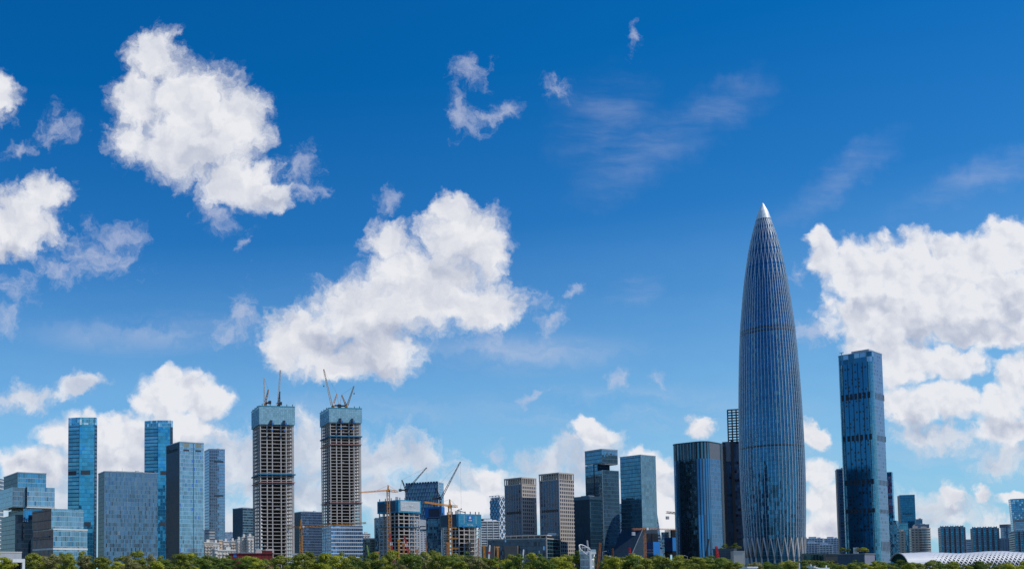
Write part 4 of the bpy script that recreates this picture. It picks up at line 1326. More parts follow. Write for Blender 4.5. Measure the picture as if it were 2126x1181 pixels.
# ---- twin brown towers and their podium
def brown(label, xl, xc, xr, ytop, Y, lou):
    pl = Plan(xl, xc, xr, ytop, Y, 1.0)
    fr, fl = (.47, .42, .38), (.20, .18, .17)
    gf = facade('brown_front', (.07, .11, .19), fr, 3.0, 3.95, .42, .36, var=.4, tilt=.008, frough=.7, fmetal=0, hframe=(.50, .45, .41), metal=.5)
    gl = facade('brown_side_shaded', (.06, .115, .20), (.24, .225, .22), 3.3, 3.95, .40, .22, var=.18, tilt=.008, frough=.7, fmetal=0, hframe=(.16, .17, .20), metal=.5)  # darker copy of the front grid; the left face's shade is in its colours
    t = thing('office_tower', label, 'skyscraper', pl.base, pl.a, 'twin brown towers')
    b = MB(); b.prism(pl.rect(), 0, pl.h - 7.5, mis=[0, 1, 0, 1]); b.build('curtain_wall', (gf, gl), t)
    stone = plain('brown_frame', (.46, .41, .37), .7)
    b = MB(); b.prism(pl.rect(.3), pl.h - 1.3, pl.h, top=0); b.build('crown_beam', stone, t)
    b = MB(); b.prism(pl.rect(.2), pl.h - 7.7, pl.h - 6.9, top=0); b.build('crown_beam', stone, t)
    pb = MB(); pb.box(-.4, .4, -.4, .4, 0, 6.0)
    pm = pb.mesh('crown_post', [stone])
    n = 8
    for i in range(n + 1):
        for y in (-pl.Yh, pl.Yh):
            put(pm, 'crown_post', t, ((-1 + 2 * i / n) * (pl.X - .3), y * .985, pl.h - 7))
        for x in (-pl.X, pl.X):
            if 0 < i < n:
                put(pm, 'crown_post', t, (x * .985, (-1 + 2 * i / n) * (pl.Yh - .3), pl.h - 7))
    b = MB(); b.box(-pl.X * .72, pl.X * .72, -pl.Yh * .72, pl.Yh * .72, pl.h - 7.5, pl.h - 2.2); b.build('plant_room', plain('plant_beige', (.5, .46, .42)), t)
    b = MB(); b.box(-pl.X - .3, -pl.X + .35, -pl.Yh - .3, -pl.Yh + .35, 0, pl.h - 1.3); b.build('corner_post', stone, t)
    z = pl.z(lou)
    nl = 9
    lb = MB(); lb.box(-pl.X - .12, -pl.X + .1, -1.05, 1.05, z - 1.3, z + 1.3)
    lm = lb.mesh('louvre', [plain('louvre_brown', (.05, .045, .045))])
    for i in range(1, nl):
        put(lm, 'louvre', t, (0, -pl.Yh + pl.w2 * (i + .1) / (nl + .5), 0))
    return pl
brown('left one of the twin brown gridded office towers, slightly shorter', 1047, 1083, 1113, 990, 1010, 1063)
brown('right one of the twin brown gridded office towers, slightly taller', 1119, 1160, 1191, 980, 980, 1059)
def podium():
    pl = Plan(1012, 1134, 1163, 1116, 930, None, a=72)
    t = thing('podium_building', 'long low brown framed glass podium in front of the twin brown towers', 'building', pl.base, pl.a)
    X, Yh, h = pl.X, pl.Yh, pl.h
    gl = facade('podium_side', (.055, .085, .13), (.07, .08, .10), 1.5, 4.2, .08, .10, var=.45, metal=.45, bright=.035, bcol=(.3, .5, .8), wav=.05)
    gf = facade('podium_front', (.05, .11, .15), (.10, .13, .15), 9, 3.7, .04, .16, var=.4, hframe=(.07, .20, .24))
    b = MB(); b.prism(pl.rect(), 5, h - .7, mis=[1, 0, 1, 0]); b.build('curtain_wall', (gl, gf), t)
    b = MB(); b.prism(pl.rect(-3), 0, 5); b.build('plinth', M['brownstone'], t)
    st = plain('podium_stone', (.46, .42, .38), .7)
    b = MB(); b.prism(pl.rect(.5), h - 1.0, h, top=0); b.build('parapet', st, t)
    b = MB(); b.prism(pl.rect(.5), 4.4, 5.4, top=0); b.build('floor_edge', st, t)
    for x, y in ((-X, -Yh), (X, -Yh)):
        b = MB(); b.box(x - .55, x + .55, y - .55, y + .55, 5.4, h - 1.0); b.build('frame_post', st, t)
    for u in (.46, .86):
        v = -Yh + pl.w2 * u
        b = MB(); b.box(-X - 3.5, -X + .1, v, v + 13, 0, pl.z(1131)); e = b.build('entrance_block', plain('entrance_brown', (.22, .18, .15), .7), t)
        b = MB()
        for k in range(3):
            b.box(-X - 3.0, -X - .3, v - .12, v + .02, 3 + k * 5, 6.4 + k * 5)
        b.build('entrance_screen', M['louvre'], e)
    b = MB(); b.box(-X * .6, X * .95, -Yh + 2, Yh * .5, h + 2.6, h + 3.5); rf = b.build('roof_canopy', plain('canopy_cream', (.55, .51, .46)), t)
    pb = MB(); pb.box(-.3, .3, -.3, .3, h, h + 2.6)
    me = pb.mesh('canopy_post', [st])
    for i in range(7):
        put(me, 'canopy_post', rf, (-X * .55, -Yh + 3 + i * (Yh * 1.4) / 7, 0))
    b = MB(); b.box(-X * .3, X * .5, -Yh * .6, Yh * .4, h, h + 2.4); b.build('plant_room', M['plant'], t)
    b = MB(); b.box(X * .55, X * .9, -Yh + 1, -Yh + 9, h + 3.6, h + 6); b.build('roof_frame', M['offwhite'], t)
podium()

# ---- dark tower with notch, with its short block
def notch_tower():
    pl = Plan(1214, 1249, 1282, 931, 980, 1.0)
    t = thing('office_tower', 'dark teal glass tower with a deep open notch under its overhanging top', 'skyscraper', pl.base, pl.a)
    gf = facade('notch_front', (.16, .31, .43), (.11, .21, .27), 1.6, 4.0, .1, .14, var=.45, hframe=(.06, .16, .20), pv=.45, tilt=.03)
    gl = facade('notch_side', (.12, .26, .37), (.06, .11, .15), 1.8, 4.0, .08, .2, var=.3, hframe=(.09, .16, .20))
    X, Yh, h = pl.X, pl.Yh, pl.h
    z1, z0 = pl.z(961), pl.z(975)
    b = MB(); b.prism(pl.rect(), z1, h - 1, mis=[0, 1, 0, 1]); b.build('top_block', (gf, gl), t)
    b = MB(); b.prism(pl.rect(.15), h - 1.2, h, top=0); b.build('parapet', M['parapet'], t)
    b = MB(); b.box(-X + 4, X, -Yh + .3, Yh * .4, z1 - .7, z1 - .01); b.build('soffit', plain('soffit_pale', (.5, .5, .5), .5), t)
    yy = -Yh + 6
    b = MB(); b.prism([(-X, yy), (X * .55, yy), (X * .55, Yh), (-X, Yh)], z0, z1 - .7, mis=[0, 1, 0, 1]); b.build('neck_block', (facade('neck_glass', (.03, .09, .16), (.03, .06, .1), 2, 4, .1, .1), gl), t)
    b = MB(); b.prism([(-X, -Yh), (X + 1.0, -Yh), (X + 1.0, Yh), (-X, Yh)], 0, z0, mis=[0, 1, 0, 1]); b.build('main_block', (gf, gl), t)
    v = -Yh + pl.w2 * .48
    b = MB(); b.box(-X - .25, -X + .2, v - .5, v + .5, 0, pl.z(962)); b.build('groove', M['louvre'], t)
    b = MB(); b.box(-X - .3, -X + .2, -Yh - .3, -Yh + .2, 0, z0); b.build('corner_strip', plain('corner_teal', (.18, .30, .36), .4), t)
    q = Plan(1192, 1224, 1248, 1029, 930, 1.0)
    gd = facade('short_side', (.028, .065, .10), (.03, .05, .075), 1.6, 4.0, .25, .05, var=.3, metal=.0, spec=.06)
    gq = facade('short_front', (.035, .10, .16), (.03, .07, .10), 1.6, 4.0, .12, .1, var=.5, metal=.65, pv=.3, wav=.04)
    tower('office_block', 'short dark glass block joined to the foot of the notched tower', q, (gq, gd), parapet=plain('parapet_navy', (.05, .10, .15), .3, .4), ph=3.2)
notch_tower()
# ---- tower with flared foot
def flare_tower():
    pl = Plan(1287, 1330, 1361, 943, 925, 1.0)
    t = thing('office_tower', 'dark glass tower whose left side flares outward at the foot like a skirt', 'skyscraper', pl.base, pl.a)
    gf = facade('flare_front', (.17, .32, .42), (.08, .14, .17), 1.6, 3.7, .12, .12, var=.5, hframe=(.14, .26, .31), pv=.3)
    gl = facade('flare_side', (.10, .24, .34), (.05, .09, .12), 1.6, 3.7, .1, .16, var=.4, hframe=(.05, .12, .15), pv=.3)
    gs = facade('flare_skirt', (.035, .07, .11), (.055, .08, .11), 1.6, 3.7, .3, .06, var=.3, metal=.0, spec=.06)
    X, Yh, h = pl.X, pl.Yh, pl.h
    zk = pl.z(1098)
    b = MB(); b.prism(pl.rect(), zk, h - .5, mis=[0, 1, 0, 1]); b.build('curtain_wall', (gf, gl), t)
    b = MB(); b.prism(pl.rect(.12), h - .9, h, top=0); b.build('parapet', M['parapet'], t)
    d = 32
    lo = [(-X - d, -Yh), (X, -Yh), (X, Yh), (-X - d, Yh)]
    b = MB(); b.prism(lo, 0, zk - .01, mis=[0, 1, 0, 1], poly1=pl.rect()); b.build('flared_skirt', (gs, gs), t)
    b = MB(); b.tube((-X, -Yh, zk), (-X, -Yh, h), .35); b.build('corner_strip', plain('corner_teal', (.18, .30, .36), .4), t)
    b = MB(); b.tube((-X - d, -Yh, 0), (-X, -Yh, zk), .35); b.build('edge_strip', plain('edge_grey', (.25, .28, .32), .4), t)
flare_tower()
pl = Plan(1285, 1287, 1292, 1045, 1500, None, a=3, wl=10)
tower('far_building', 'narrow sliver of far tower between notched and flared towers', pl, (facade('sliver', (.2, .3, .4), (.2, .3, .4), 2, 4), M['lightgrey']), plant=False)
# pale pyramid tower behind
def taper_tower():
    pl = Plan(1352, 1354, 1366, 1040, 1400, None, a=3, wl=14)
    t = thing('far_tower', 'pale banded tower tapering to a point behind the flared tower', 'skyscraper', pl.base, pl.a)
    m = facade('taper_band', (.30, .42, .54), (.5, .56, .62), 4, 4.6, .03, .45, hframe=(.55, .62, .70), frough=.5)
    r = pl.rect()
    b = MB(); b.prism([(r[0][0], r[0][1]), (r[1][0] + 9, r[1][1]), (r[2][0] + 9, r[2][1]), r[3]], 0, pl.h, poly1=[r[0], (r[0][0] + 4, r[1][1]), (r[0][0] + 4, r[2][1]), r[3]]); b.build('curtain_wall', m, t)
taper_tower()
pl = Plan(1372, 1374, 1388, 1104, 1700, None, a=3, wl=20)
tower('far_building', 'small dark blue far block between blue site boxes', pl, (facade('far_navy', (.10, .17, .27), (.12, .18, .26), 2, 4), M['louvre']), plant=False)
pl = Plan(1366, 1368, 1384, 1119, 1500, None, a=3, wl=20)
tower('far_building', 'low pale green glass block right behind the blue site boxes', pl, (facade('far_mint', (.25, .38, .42), (.5, .55, .55), 2, 4, .1, .3), M['lightgrey']), plant=False)

# blue site boxes
def site_box(label, xl, xc, xr, ytop, ybot, Y, a, marks):
    pl = Plan(xl, xc, xr, ytop, Y, None, a=a)
    t = thing('site_box', label, 'construction', pl.base, pl.a, 'blue hoarded frames')
    z = pl.z(ybot)
    b = MB(); b.prism(pl.rect(), z, pl.h, mis=[1, 0, 1, 0]); b.build('hoarding', (plain('hoard_shaded', (.012, .07, .20)), M['blueboard']), t)  # side faces in a darker copy of the blue, shade painted in
    cb = MB(); cb.box(-.4, .4, -.4, .4, 0, z)
    me = cb.mesh('column', [M['dark']])
    for u in (-.9, -.45, 0, .45, .9):
        for v in (-.9, .9):
            put(me, 'column', t, (u * pl.X, v * pl.Yh, 0))
    b = MB(); b.prism(pl.rect(-2), z - 4, z - 3.2); b.build('floor_slab', M['concrete'], t)
    rb = MB(); rb.box(-.22, .22, -.22, .22, 0, 8)
    rm = rb.mesh('starter_bar', [M['dark']])
    for i in range(9):
        put(rm, 'starter_bar', t, (pl.X * (-.9 + .22 * i), -pl.Yh * .6, pl.h))
        put(rm, 'starter_bar', t, (-pl.X * .8, pl.Yh * (-.9 + .22 * i), pl.h))
    if marks:
        b = MB()
        mk = MB(); mk.box(-.08, .02, -.4, .4, -.4, .4)
        mm = mk.mesh('sign_character', [plain('sign_sand', (.6, .5, .4))])
        for r_ in range(2):
            for i in range(5):
                put(mm, 'sign_character', t, (-pl.X - .03, -pl.Yh + pl.w2 * (.12 + .19 * i), pl.h - 7.4 - r_ * 2.6))
    else:
        b = MB(); b.box(-pl.X - .08, -pl.X + .02, -pl.Yh * .5, pl.Yh * .5, z + 4, pl.h - 3); b.build('dark_panel', plain('net_slate', (.05, .06, .10), .8), t)
        b = MB(); b.prism(pl.rect(-1), z - 3, z); b.build('core_wall', M['concrete_shaded'], t)
    return pl
site_box('bright blue hoarded box in front of the flared tower, with two rows of tiny characters', 1340, 1356, 1370, 1124, 1151, 900, 48, True)
site_box('dark blue hoarded box tucked against the rounded tower, with dark panel', 1379, 1396, 1406, 1115, 1143, 1000, 58, False)
hammerhead('tower_crane', 'rusty orange tower crane before the flared tower, jib pointing right', 1338, 1100, 900, (1404, 1098.5, 920), (1313, 1098, 890), head=2.5, z0=0, mat='orange', w=1.8, slim=.6, jw=1.3)
c = at(1398, 1064, 1000)
hammerhead('tower_crane', 'dark tower crane stub sticking out left of the rounded tower', 1404, 1067, 1010, (1430, 1069, 1020), (1384, 1063, 1004), head=1, mat='dark', w=1.6)

# ---- rounded dark tower
def arc(cx, cy, r, a0, a1, n):
    return [(cx + r * math.cos(R(a0 + (a1 - a0) * i / n)), cy + r * math.sin(R(a0 + (a1 - a0) * i / n))) for i in range(n + 1)]
def rounded_rect(X, Y, r, n=6):
    return arc(-X + r, -Y + r, r, 180, 270, n) + arc(X - r, -Y + r, r, 270, 360, n) + arc(X - r, Y - r, r, 0, 90, n) + arc(-X + r, Y - r, r, 90, 180, n)
def rounded_tower():
    pl = Plan(1390, 1463, 1503, 914, 930, 1.15)
    t = thing('office_tower', 'dark glass tower with rounded corners and ribbed crown left of the spindle', 'skyscraper', pl.base, pl.a)
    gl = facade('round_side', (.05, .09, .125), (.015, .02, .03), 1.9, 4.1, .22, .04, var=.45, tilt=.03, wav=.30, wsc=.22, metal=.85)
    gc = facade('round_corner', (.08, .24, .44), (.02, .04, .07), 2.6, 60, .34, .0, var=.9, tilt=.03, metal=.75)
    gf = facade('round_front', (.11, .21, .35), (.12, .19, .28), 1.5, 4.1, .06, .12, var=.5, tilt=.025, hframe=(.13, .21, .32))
    X, Yh, h = pl.X, pl.Yh, pl.h
    rr = 9.0
    P = rounded_rect(X, Yh, rr, 8)
    n = len(P)
    def side(i):
        a_, b_ = P[i], P[(i + 1) % n]
        L = math.hypot(b_[0] - a_[0], b_[1] - a_[1])
        if L < 5:
            return 1
        return 0 if abs(a_[0] - b_[0]) < .01 else 2
    mis = [side(i) for i in range(n)]
    zc = pl.z(950)
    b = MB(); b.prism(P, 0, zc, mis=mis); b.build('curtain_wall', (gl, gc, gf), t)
    gcr = facade('round_crown', (.09, .22, .29), (.012, .018, .028), 3.2, 40, .5, .0, var=.5, metal=.8)
    gcf = facade('crown_mesh', (.12, .13, .16), (.16, .17, .2), .8, .8, .4, .3, metal=.2, rough=.5)
    b = MB(); b.prism(P, zc + .01, h - 1, mis=[{0: 0, 1: 0, 2: 1}[k] for k in mis]); b.build('crown', (gcr, gcf), t)
    b = MB(); b.prism(rounded_rect(X + .2, Yh + .2, rr, 8), h - 1, h); b.build('parapet', M['dark'], t)
    fb = MB(); fb.box(-.5, .12, -.25, .25, zc, h - 1)
    fm_ = fb.mesh('crown_fin', [plain('crown_fin_steel', (.10, .14, .18), .3, .5)])
    for i in range(13):
        put(fm_, 'crown_fin', t, (-X, -Yh + rr + (pl.w2 - 2 * rr) * i / 12, 0))
rounded_tower()
# ---- dark tower and steel frame behind
def frame_top_tower():
    pl = Plan(1496, 1500, 1560, 917, 1250, None, a=5, wl=40)
    gl = facade('behind_dark', (.10, .16, .25), (.035, .035, .045), 3.0, 3.8, .10, .14, var=.7, odd=.08, metal=.6)
    t = thing('office_tower', 'dark ribbed tower behind the spindle topped by an unfinished steel frame', 'skyscraper', pl.base, pl.a)
    X, Yh, h = pl.X, pl.Yh, pl.h
    b = MB(); b.prism(pl.rect(), 0, h, mis=[0, 1, 0, 1]); b.build('curtain_wall', (gl, M['louvre']), t)
    rib = plain('rib_black', (.025, .022, .028), .5)
    for u0, u1, zz in ((0.02, .10, h - 6), (.28, .38, h + 1), ):
        b = MB(); b.box(-X + pl.w1 * u0, -X + pl.w1 * u1, -Yh - 2.2, -Yh + .1, 0, zz); b.build('rib', rib, t)
    b = MB(); b.box(-X + pl.w1 * .10, -X + pl.w1 * .28, -Yh - 1.0, -Yh + .05, h - 26, h - 1); b.build('crown_panel', plain('crown_grey', (.16, .18, .22), .5), t)
    zt = at(1520, 849, 1250).z
    x0, x1 = -X + pl.w1 * .22, X
    nf = 12
    b = MB(); b.box(x0, x1, -Yh + 6, -Yh + 13, 0, .8)
    me = b.mesh('frame_floor', [M['dark']])
    for i in range(nf + 1):
        put(me, 'frame_floor', t, (0, 0, h + (zt - h) * i / nf - .8))
    b = MB(); b.box(-.45, .45, -.45, .45, 0, zt - h)
    me = b.mesh('frame_post', [M['dark']])
    for i in range(6):
        for y in (-Yh + 6.4, -Yh + 12.6):
            put(me, 'frame_post', t, (x0 + .5 + (x1 - x0 - 1) * i / 5, y, h))
    b = MB(); b.box(x0 + 16, x1 - 1, -Yh + 9, -Yh + 12, h, zt - 4); b.build('core_wall', plain('frame_core', (.05, .06, .07)), t)
frame_top_tower()

# ---- tall dotted tower on the right
def dotted_tower():
    pl = Plan(1737, 1809, 1834, 727, 1000, None, a=71)
    t = thing('office_tower', 'very tall flat topped blue tower dotted with small dark openings, right of the spindle', 'skyscraper', pl.base, pl.a)
    X, Yh, h = pl.X, pl.Yh, pl.h
    def dots(name, tint, frame, pw, odd, metal, var, rough):
        m, g = new_mat(name)
        uv = g.n('ShaderNodeUVMap', uv_map='UVMap').outputs[0]
        s = g.n('ShaderNodeSeparateXYZ', {0: uv})
        x, y = g.m('DIVIDE', s.outputs[0], pw), g.m('DIVIDE', s.outputs[1], 3.9)
        cell = g.comb(g.m('FLOOR', x), g.m('FLOOR', y))
        wn = g.n('ShaderNodeTexWhiteNoise', {'Vector': cell}, noise_dimensions='2D')
        fx, fy = g.m('FRACT', x), g.m('FRACT', y)
        d = g.m('MULTIPLY', g.m('LESS_THAN', g.m('ABSOLUTE', g.m('SUBTRACT', fx, .5)), .25), g.m('LESS_THAN', g.m('ABSOLUTE', g.m('SUBTRACT', fy, .5)), .24))
        rowk = g.noise(g.comb(0.0, g.m('FLOOR', y)), .35, 1)
        d = g.m('MULTIPLY', d, g.m('LESS_THAN', g.m('MULTIPLY', wn.outputs[0], g.m('MULTIPLY_ADD', rowk, -1.2, 1.6)), odd))
        ln = g.m('MAXIMUM', g.m('LESS_THAN', fx, .06), g.m('LESS_THAN', fy, .10))
        patch = g.noise(g.n('ShaderNodeMapping', {'Vector': uv, 'Scale': (.5, 1, 1)}).outputs[0], .03, 5, .6)
        tone = g.m('MULTIPLY_ADD', g.m('SUBTRACT', g.m('ADD', g.m('MULTIPLY', wn.outputs[0], .5), patch), .75), var, 1.0)
        c = g.mix(ln, g.v('SCALE', tint, scale=tone), frame)
        c = g.mix(d, c, (.012, .016, .025))
        nn = g.v('NORMALIZE', g.v('ADD', g.n('ShaderNodeNewGeometry').outputs['Normal'], g.v('SCALE', g.v('SUBTRACT', wn.outputs[1], (.5, .5, .5)), scale=.014)))
        p_ = g.n('ShaderNodeBsdfPrincipled', {'Base Color': c, 'Roughness': rough, 'Metallic': g.m('MULTIPLY', g.m('SUBTRACT', 1.0, d), metal), 'Normal': nn})
        g.n('ShaderNodeOutputMaterial', {'Surface': p_.outputs[0]})
        return m
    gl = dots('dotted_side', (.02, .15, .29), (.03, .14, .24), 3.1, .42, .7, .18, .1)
    gf = dots('dotted_front', (.15, .21, .33), (.22, .28, .38), 2.6, .14, .5, .35, .22)  # paler than the left face: the sunlight on this side is in the tint
    gcn = facade('dotted_corner', (.12, .34, .46), (.15, .34, .44), 1.4, 3.9, .1, .1, var=.3)
    P = rounded_rect(X, Yh, 5.0, 5)
    n = len(P)
    mis = []
    for i in range(n):
        a_, b_ = P[i], P[(i + 1) % n]
        L = math.hypot(b_[0] - a_[0], b_[1] - a_[1])
        mis.append(2 if L < 4 else (1 if abs(a_[0] - b_[0]) < .01 else 0))
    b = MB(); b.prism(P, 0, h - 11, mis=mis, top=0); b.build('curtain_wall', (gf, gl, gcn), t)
    gk = facade('dotted_crown', (.04, .20, .34), (.10, .22, .30), 5.2, 11, .10, .02, var=.8, bright=.2, bcol=(.35, .45, .55))
    b = MB(); b.prism(P, h - 10.99, h - .8, mis=[{0: 1, 1: 0, 2: 0}[k] for k in mis], top=0); b.build('crown', (gk, gf), t)
    b = MB(); b.prism(rounded_rect(X + .2, Yh + .2, 5.0, 5), h - .8, h); b.build('parapet', M['parapet'], t)
    b = MB(); b.box(-X * .55, X * .3, -Yh * .7, Yh * .3, h, h + 3.4); b.build('plant_room', plain('roof_grey', (.42, .46, .52), .5), t)
    b = MB(); b.tube((-X + 2, Yh - 4, h), (-X + 2, Yh - 4, h + 3), .3); b.tube((-X + 2, Yh - 6, h + 3), (-X + 2, Yh - 2, h + 2.4), .35); b.build('roof_crane', M['dark'], t)
    lm = plain('opening_dark', (.018, .022, .035), .5)
    for py, hh in ((818, 6.5), (905, 6.0), (998, 5.5), (1058, 4.5)):
        z = at(1809, py, 1000).z
        lb = MB(); lb.box(-X - .1, -X + .1, -1.25, 1.25, z - hh / 2, z + hh / 2)
        me = lb.mesh('louvre_opening', [lm])
        for i in range(7):
            put(me, 'louvre_opening', t, (0, -Yh + pl.w2 * (.12 + .125 * i), 0))
        lb = MB(); lb.box(-.8, .8, -Yh - .1, -Yh + .1, z - hh / 2 - 1, z + hh / 2 - 1)
        me = lb.mesh('louvre_opening', [plain('opening_grey', (.06, .075, .10), .5)])
        for i in range(7):
            put(me, 'louvre_opening', t, (-X + pl.w1 * (.2 + .115 * i), 0, 0))
    z0, z1 = at(1815, 1143, 1000).z, at(1815, 1123, 1000).z
    lb = MB(); lb.box(-.8, .8, -Yh - .1, -Yh + .1, z0, z1)
    me = lb.mesh('tall_louvre', [plain('opening_grey', (.06, .075, .10), .5)])
    for i in range(7):
        put(me, 'tall_louvre', t, (-X + pl.w1 * (.2 + .115 * i), 0, 0))
    gb = MB(); gb.box(-X - .08, -X + .1, -.3, .3, 0, h - 11)
    me = gb.mesh('groove', [plain('groove_navy', (.01, .03, .06))])
    for f in (.13, .27, .41, .56, .70, .84):
        put(me, 'groove', t, (0, -Yh + pl.w2 * f, 0))
dotted_tower()
pl = Plan(1735, 1737, 1757, 973, 1150, None, a=4, wl=22)
tower('office_tower', 'narrow dark slab tower behind the left edge of the dotted tower', pl, (facade('behind_dotted', (.09, .16, .26), (.10, .13, .19), 6.0, 3.6, .3, .2, var=.5, hframe=(.06, .1, .15)), M['louvre']), plant=False)
def red_sign_tower():
    pl = Plan(1826, 1851, 1854, 979, 1200, None, a=82)
    t = thing('office_tower', 'bright blue tower with a vertical red sign, peeping out behind the dotted tower', 'skyscraper', pl.base, pl.a)
    gl = facade('redsign_glass', (.03, .24, .44), (.03, .18, .32), 2, 4, .1, .1, var=.3)
    zc = pl.z(1080)
    b = MB(); b.prism(pl.rect(), zc, pl.h); b.build('curtain_wall', gl, t)
    X, Yh = pl.X, pl.Yh
    b = MB(); b.prism([(-X - .5, -Yh - 3), (X + 6, -Yh - 3), (X + 6, Yh), (-X - .5, Yh)], 0, zc); lo = b.build('lower_wall', facade('redsign_low', (.07, .26, .40), (.1, .25, .36), 2, 4, .1, .1, var=.3), t)
    st = plain('lattice_pale', (.40, .50, .56), .5)
    w = pl.w2 + 3
    for k in range(-8, 4):
        for sg in (1, -1):
            b = MB()
            u0 = k * 5.5
            pts = []
            for zz, uu in ((zc, u0), (0, u0 + zc / 1.7)):
                pts.append((uu, zz))
            (ua, za), (ub, zb) = pts
            ta, tb = max(0, (0 - ua) / (ub - ua)), min(1, (w - ua) / (ub - ua))
            if tb - ta < .03:
                continue
            q = [(ua + (ub - ua) * tt, za + (zb - za) * tt) for tt in (ta, tb)]
            f_ = (lambda u: -Yh - 3 + u) if sg == 1 else (lambda u: Yh - u)
            b.tube((-X - .7, f_(q[0][0]), q[0][1]), (-X - .7, f_(q[1][0]), q[1][1]), .3)
            b.build('diagonal_brace', st, lo)
    text(t, pl, 'L', '深圳软件产业基地', 6.0, pl.w2 * .52, pl.z(996), plain('sign_red', (.36, .10, .20)), 'sign_lettering', .3, vertical=True, bold=.04)
red_sign_tower()
pl = Plan(1866, 1868, 1899, 1027, 1700, None, a=7, wl=30)
t = tower('office_tower', 'plain blue glass tower right of the dotted tower with a row of dark vents', pl, (facade('plain_blue', (.035, .19, .33), (.04, .15, .25), 2.4, 4, .1, .12, var=.4, wav=.05), M['louvre']), plant=False)
for i in range(6):
    louvre(t, pl, 'R', pl.w1 * (.18 + .11 * i), pl.w1 * (.25 + .11 * i), pl.z(1066) - 1.5, pl.z(1066) + 1.0, M['louvre'])
pl = Plan(1860, 1862, 1885, 1085, 1550, None, a=7, wl=25)
tower('office_block', 'low teal glass block at the foot of the plain blue tower', pl, (facade('low_teal', (.12, .34, .46), (.1, .25, .34), 2, 8, .06, .1, var=.5), M['louvre']), plant=False)
def stone_flats(label, xl, xc, xr, ytop, Y, a, curved=False, wl=18):
    pl = Plan(xl, xc, xr, ytop, Y, None, a=a, wl=wl)
    t = thing('apartment_building', label, 'apartments', pl.base, pl.a, 'beige stone flats')
    wm = windows('flats_beige', (.50, .43, .37), (.05, .06, .08), 4.2, 3.6, .55, .55)
    b = MB(); b.prism(pl.rect(), 0, pl.h); b.build('wall', wm, t)
    b = MB(); b.prism(pl.rect(.4), pl.h - 1.2, pl.h + .2); b.build('parapet', plain('flats_trim', (.58, .50, .43)), t)
    for u, w, hh in ((.15, .25, 3.5), (.6, .25, 2.6)):
        b = MB(); b.box(-pl.X + pl.w1 * u, -pl.X + pl.w1 * (u + w), -pl.Yh * .4, pl.Yh * .4, pl.h + .2, pl.h + hh); b.build('stair_head', plain('flats_trim', (.58, .50, .43)), t)
    if curved:
        rr = pl.w1 * .27
        cx = pl.X - rr
        fb = MB()
        P = arc(cx, -pl.Yh, rr, 180, 360, 14) + [(cx + rr, 0), (cx - rr, 0)]
        b = MB(); b.prism(P, 0, pl.h - .5); b.build('bay', facade('bay_glass', (.18, .25, .30), (.3, .3, .3), 2.4, 3.6, .1, .1, metal=.4), t)
        P2 = arc(cx, -pl.Yh, rr + .7, 180, 360, 14)
        fb.prism(P2 + [(cx + rr, 0), (cx - rr, 0)], 0, 1.3)
        me = fb.mesh('balcony_band', [plain('flats_band', (.58, .52, .46), .7)])
        for i in range(16):
            put(me, 'balcony_band', t, (0, 0, pl.h - 1.6 - 3.6 * i))
    return t
stone_flats('beige stone flats next to the red sign tower, narrower block', 1860, 1862, 1880, 1102, 1400, 7)
stone_flats('beige stone flats with a rounded glassy balcony bay', 1889, 1891, 1931, 1096, 1400, 7, True)
pl = Plan(1898, 1900, 1929, 1088, 1600, None, a=7, wl=20)
tower('apartment_building', 'bluish flats peeping over the rounded beige flats', pl, (windows('blue_flats', (.20, .30, .42), (.06, .12, .2), 4, 3.6, .6, .5), M['lightgrey']), plant=True)
pl = Plan(1901, 1902, 1915, 1077, 1650, None, a=7, wl=12)
tower('far_building', 'small dark blue tower top above the bluish flats', pl, (facade('tiny_blue', (.10, .2, .32), (.1, .18, .27), 2, 4), M['lightgrey']), plant=False)
pl = Plan(1880, 1881, 1893, 1126, 1650, None, a=7, wl=12)
tower('far_building', 'low pale block in the gap between the beige flats', pl, (windows('gap_flats', (.45, .47, .5), (.1, .2, .3), 4, 3.6, .7, .5), M['lightgrey']), plant=False)

# ---- dark blue housing slabs on the right
def blue_flats(label, xl, xc, xr, ytop, Y, a, bays, group='dark blue apartment slabs'):
    pl = Plan(xl, xc, xr, ytop, Y, None, a=a)
    t = thing('apartment_building', label, 'apartments', pl.base, pl.a, group)
    wm = windows('blueflats_wall', (.13, .16, .21), (.03, .05, .08), 3.2, 3.2, .55, .5)
    b = MB(); b.prism(pl.rect(), 0, pl.h - 1.5); b.build('wall', wm, t)
    gm = facade('blueflats_glass', (.05, .28, .46), (.08, .16, .24), 2.5, 3.2, .1, .35, var=.7, hframe=(.06, .10, .15))
    lt = plain('blueflats_fin', (.30, .34, .40), .6)
    w = pl.w1 / bays
    gb = MB(); gb.prism([(0, -2.2), (w * .42, -2.2), (w * .42, 0.05), (0, .05)], 0, pl.h)
    gme = gb.mesh('glass_bay', [gm])
    fb = MB(); fb.box(-.35, .35, -2.7, 0, 0, pl.h + .8)
    fme = fb.mesh('fin_wall', [lt])
    sb = MB(); sb.box(0, w * .5, -1.5, 0, 0, 1.1)
    sme = sb.mesh('balcony', [plain('blueflats_rail', (.22, .27, .34), .5)])
    for k in range(bays):
        x = -pl.X + w * k
        put(gme, 'glass_bay', t, (x + w * .08, -pl.Yh, 0))
        put(fme, 'fin_wall', t, (x + w * .06, -pl.Yh, 0))
        put(fme, 'fin_wall', t, (x + w * .52, -pl.Yh, 0))
        for f in range(10):
            put(sme, 'balcony', t, (x + w * .5, -pl.Yh, pl.h - 4 - f * 3.2))
    b = MB(); b.box(-pl.X * .9, pl.X * .9, -pl.Yh * .6, pl.Yh * .6, pl.h - 1.5, pl.h - .3); b.build('roof', M['plant'], t)
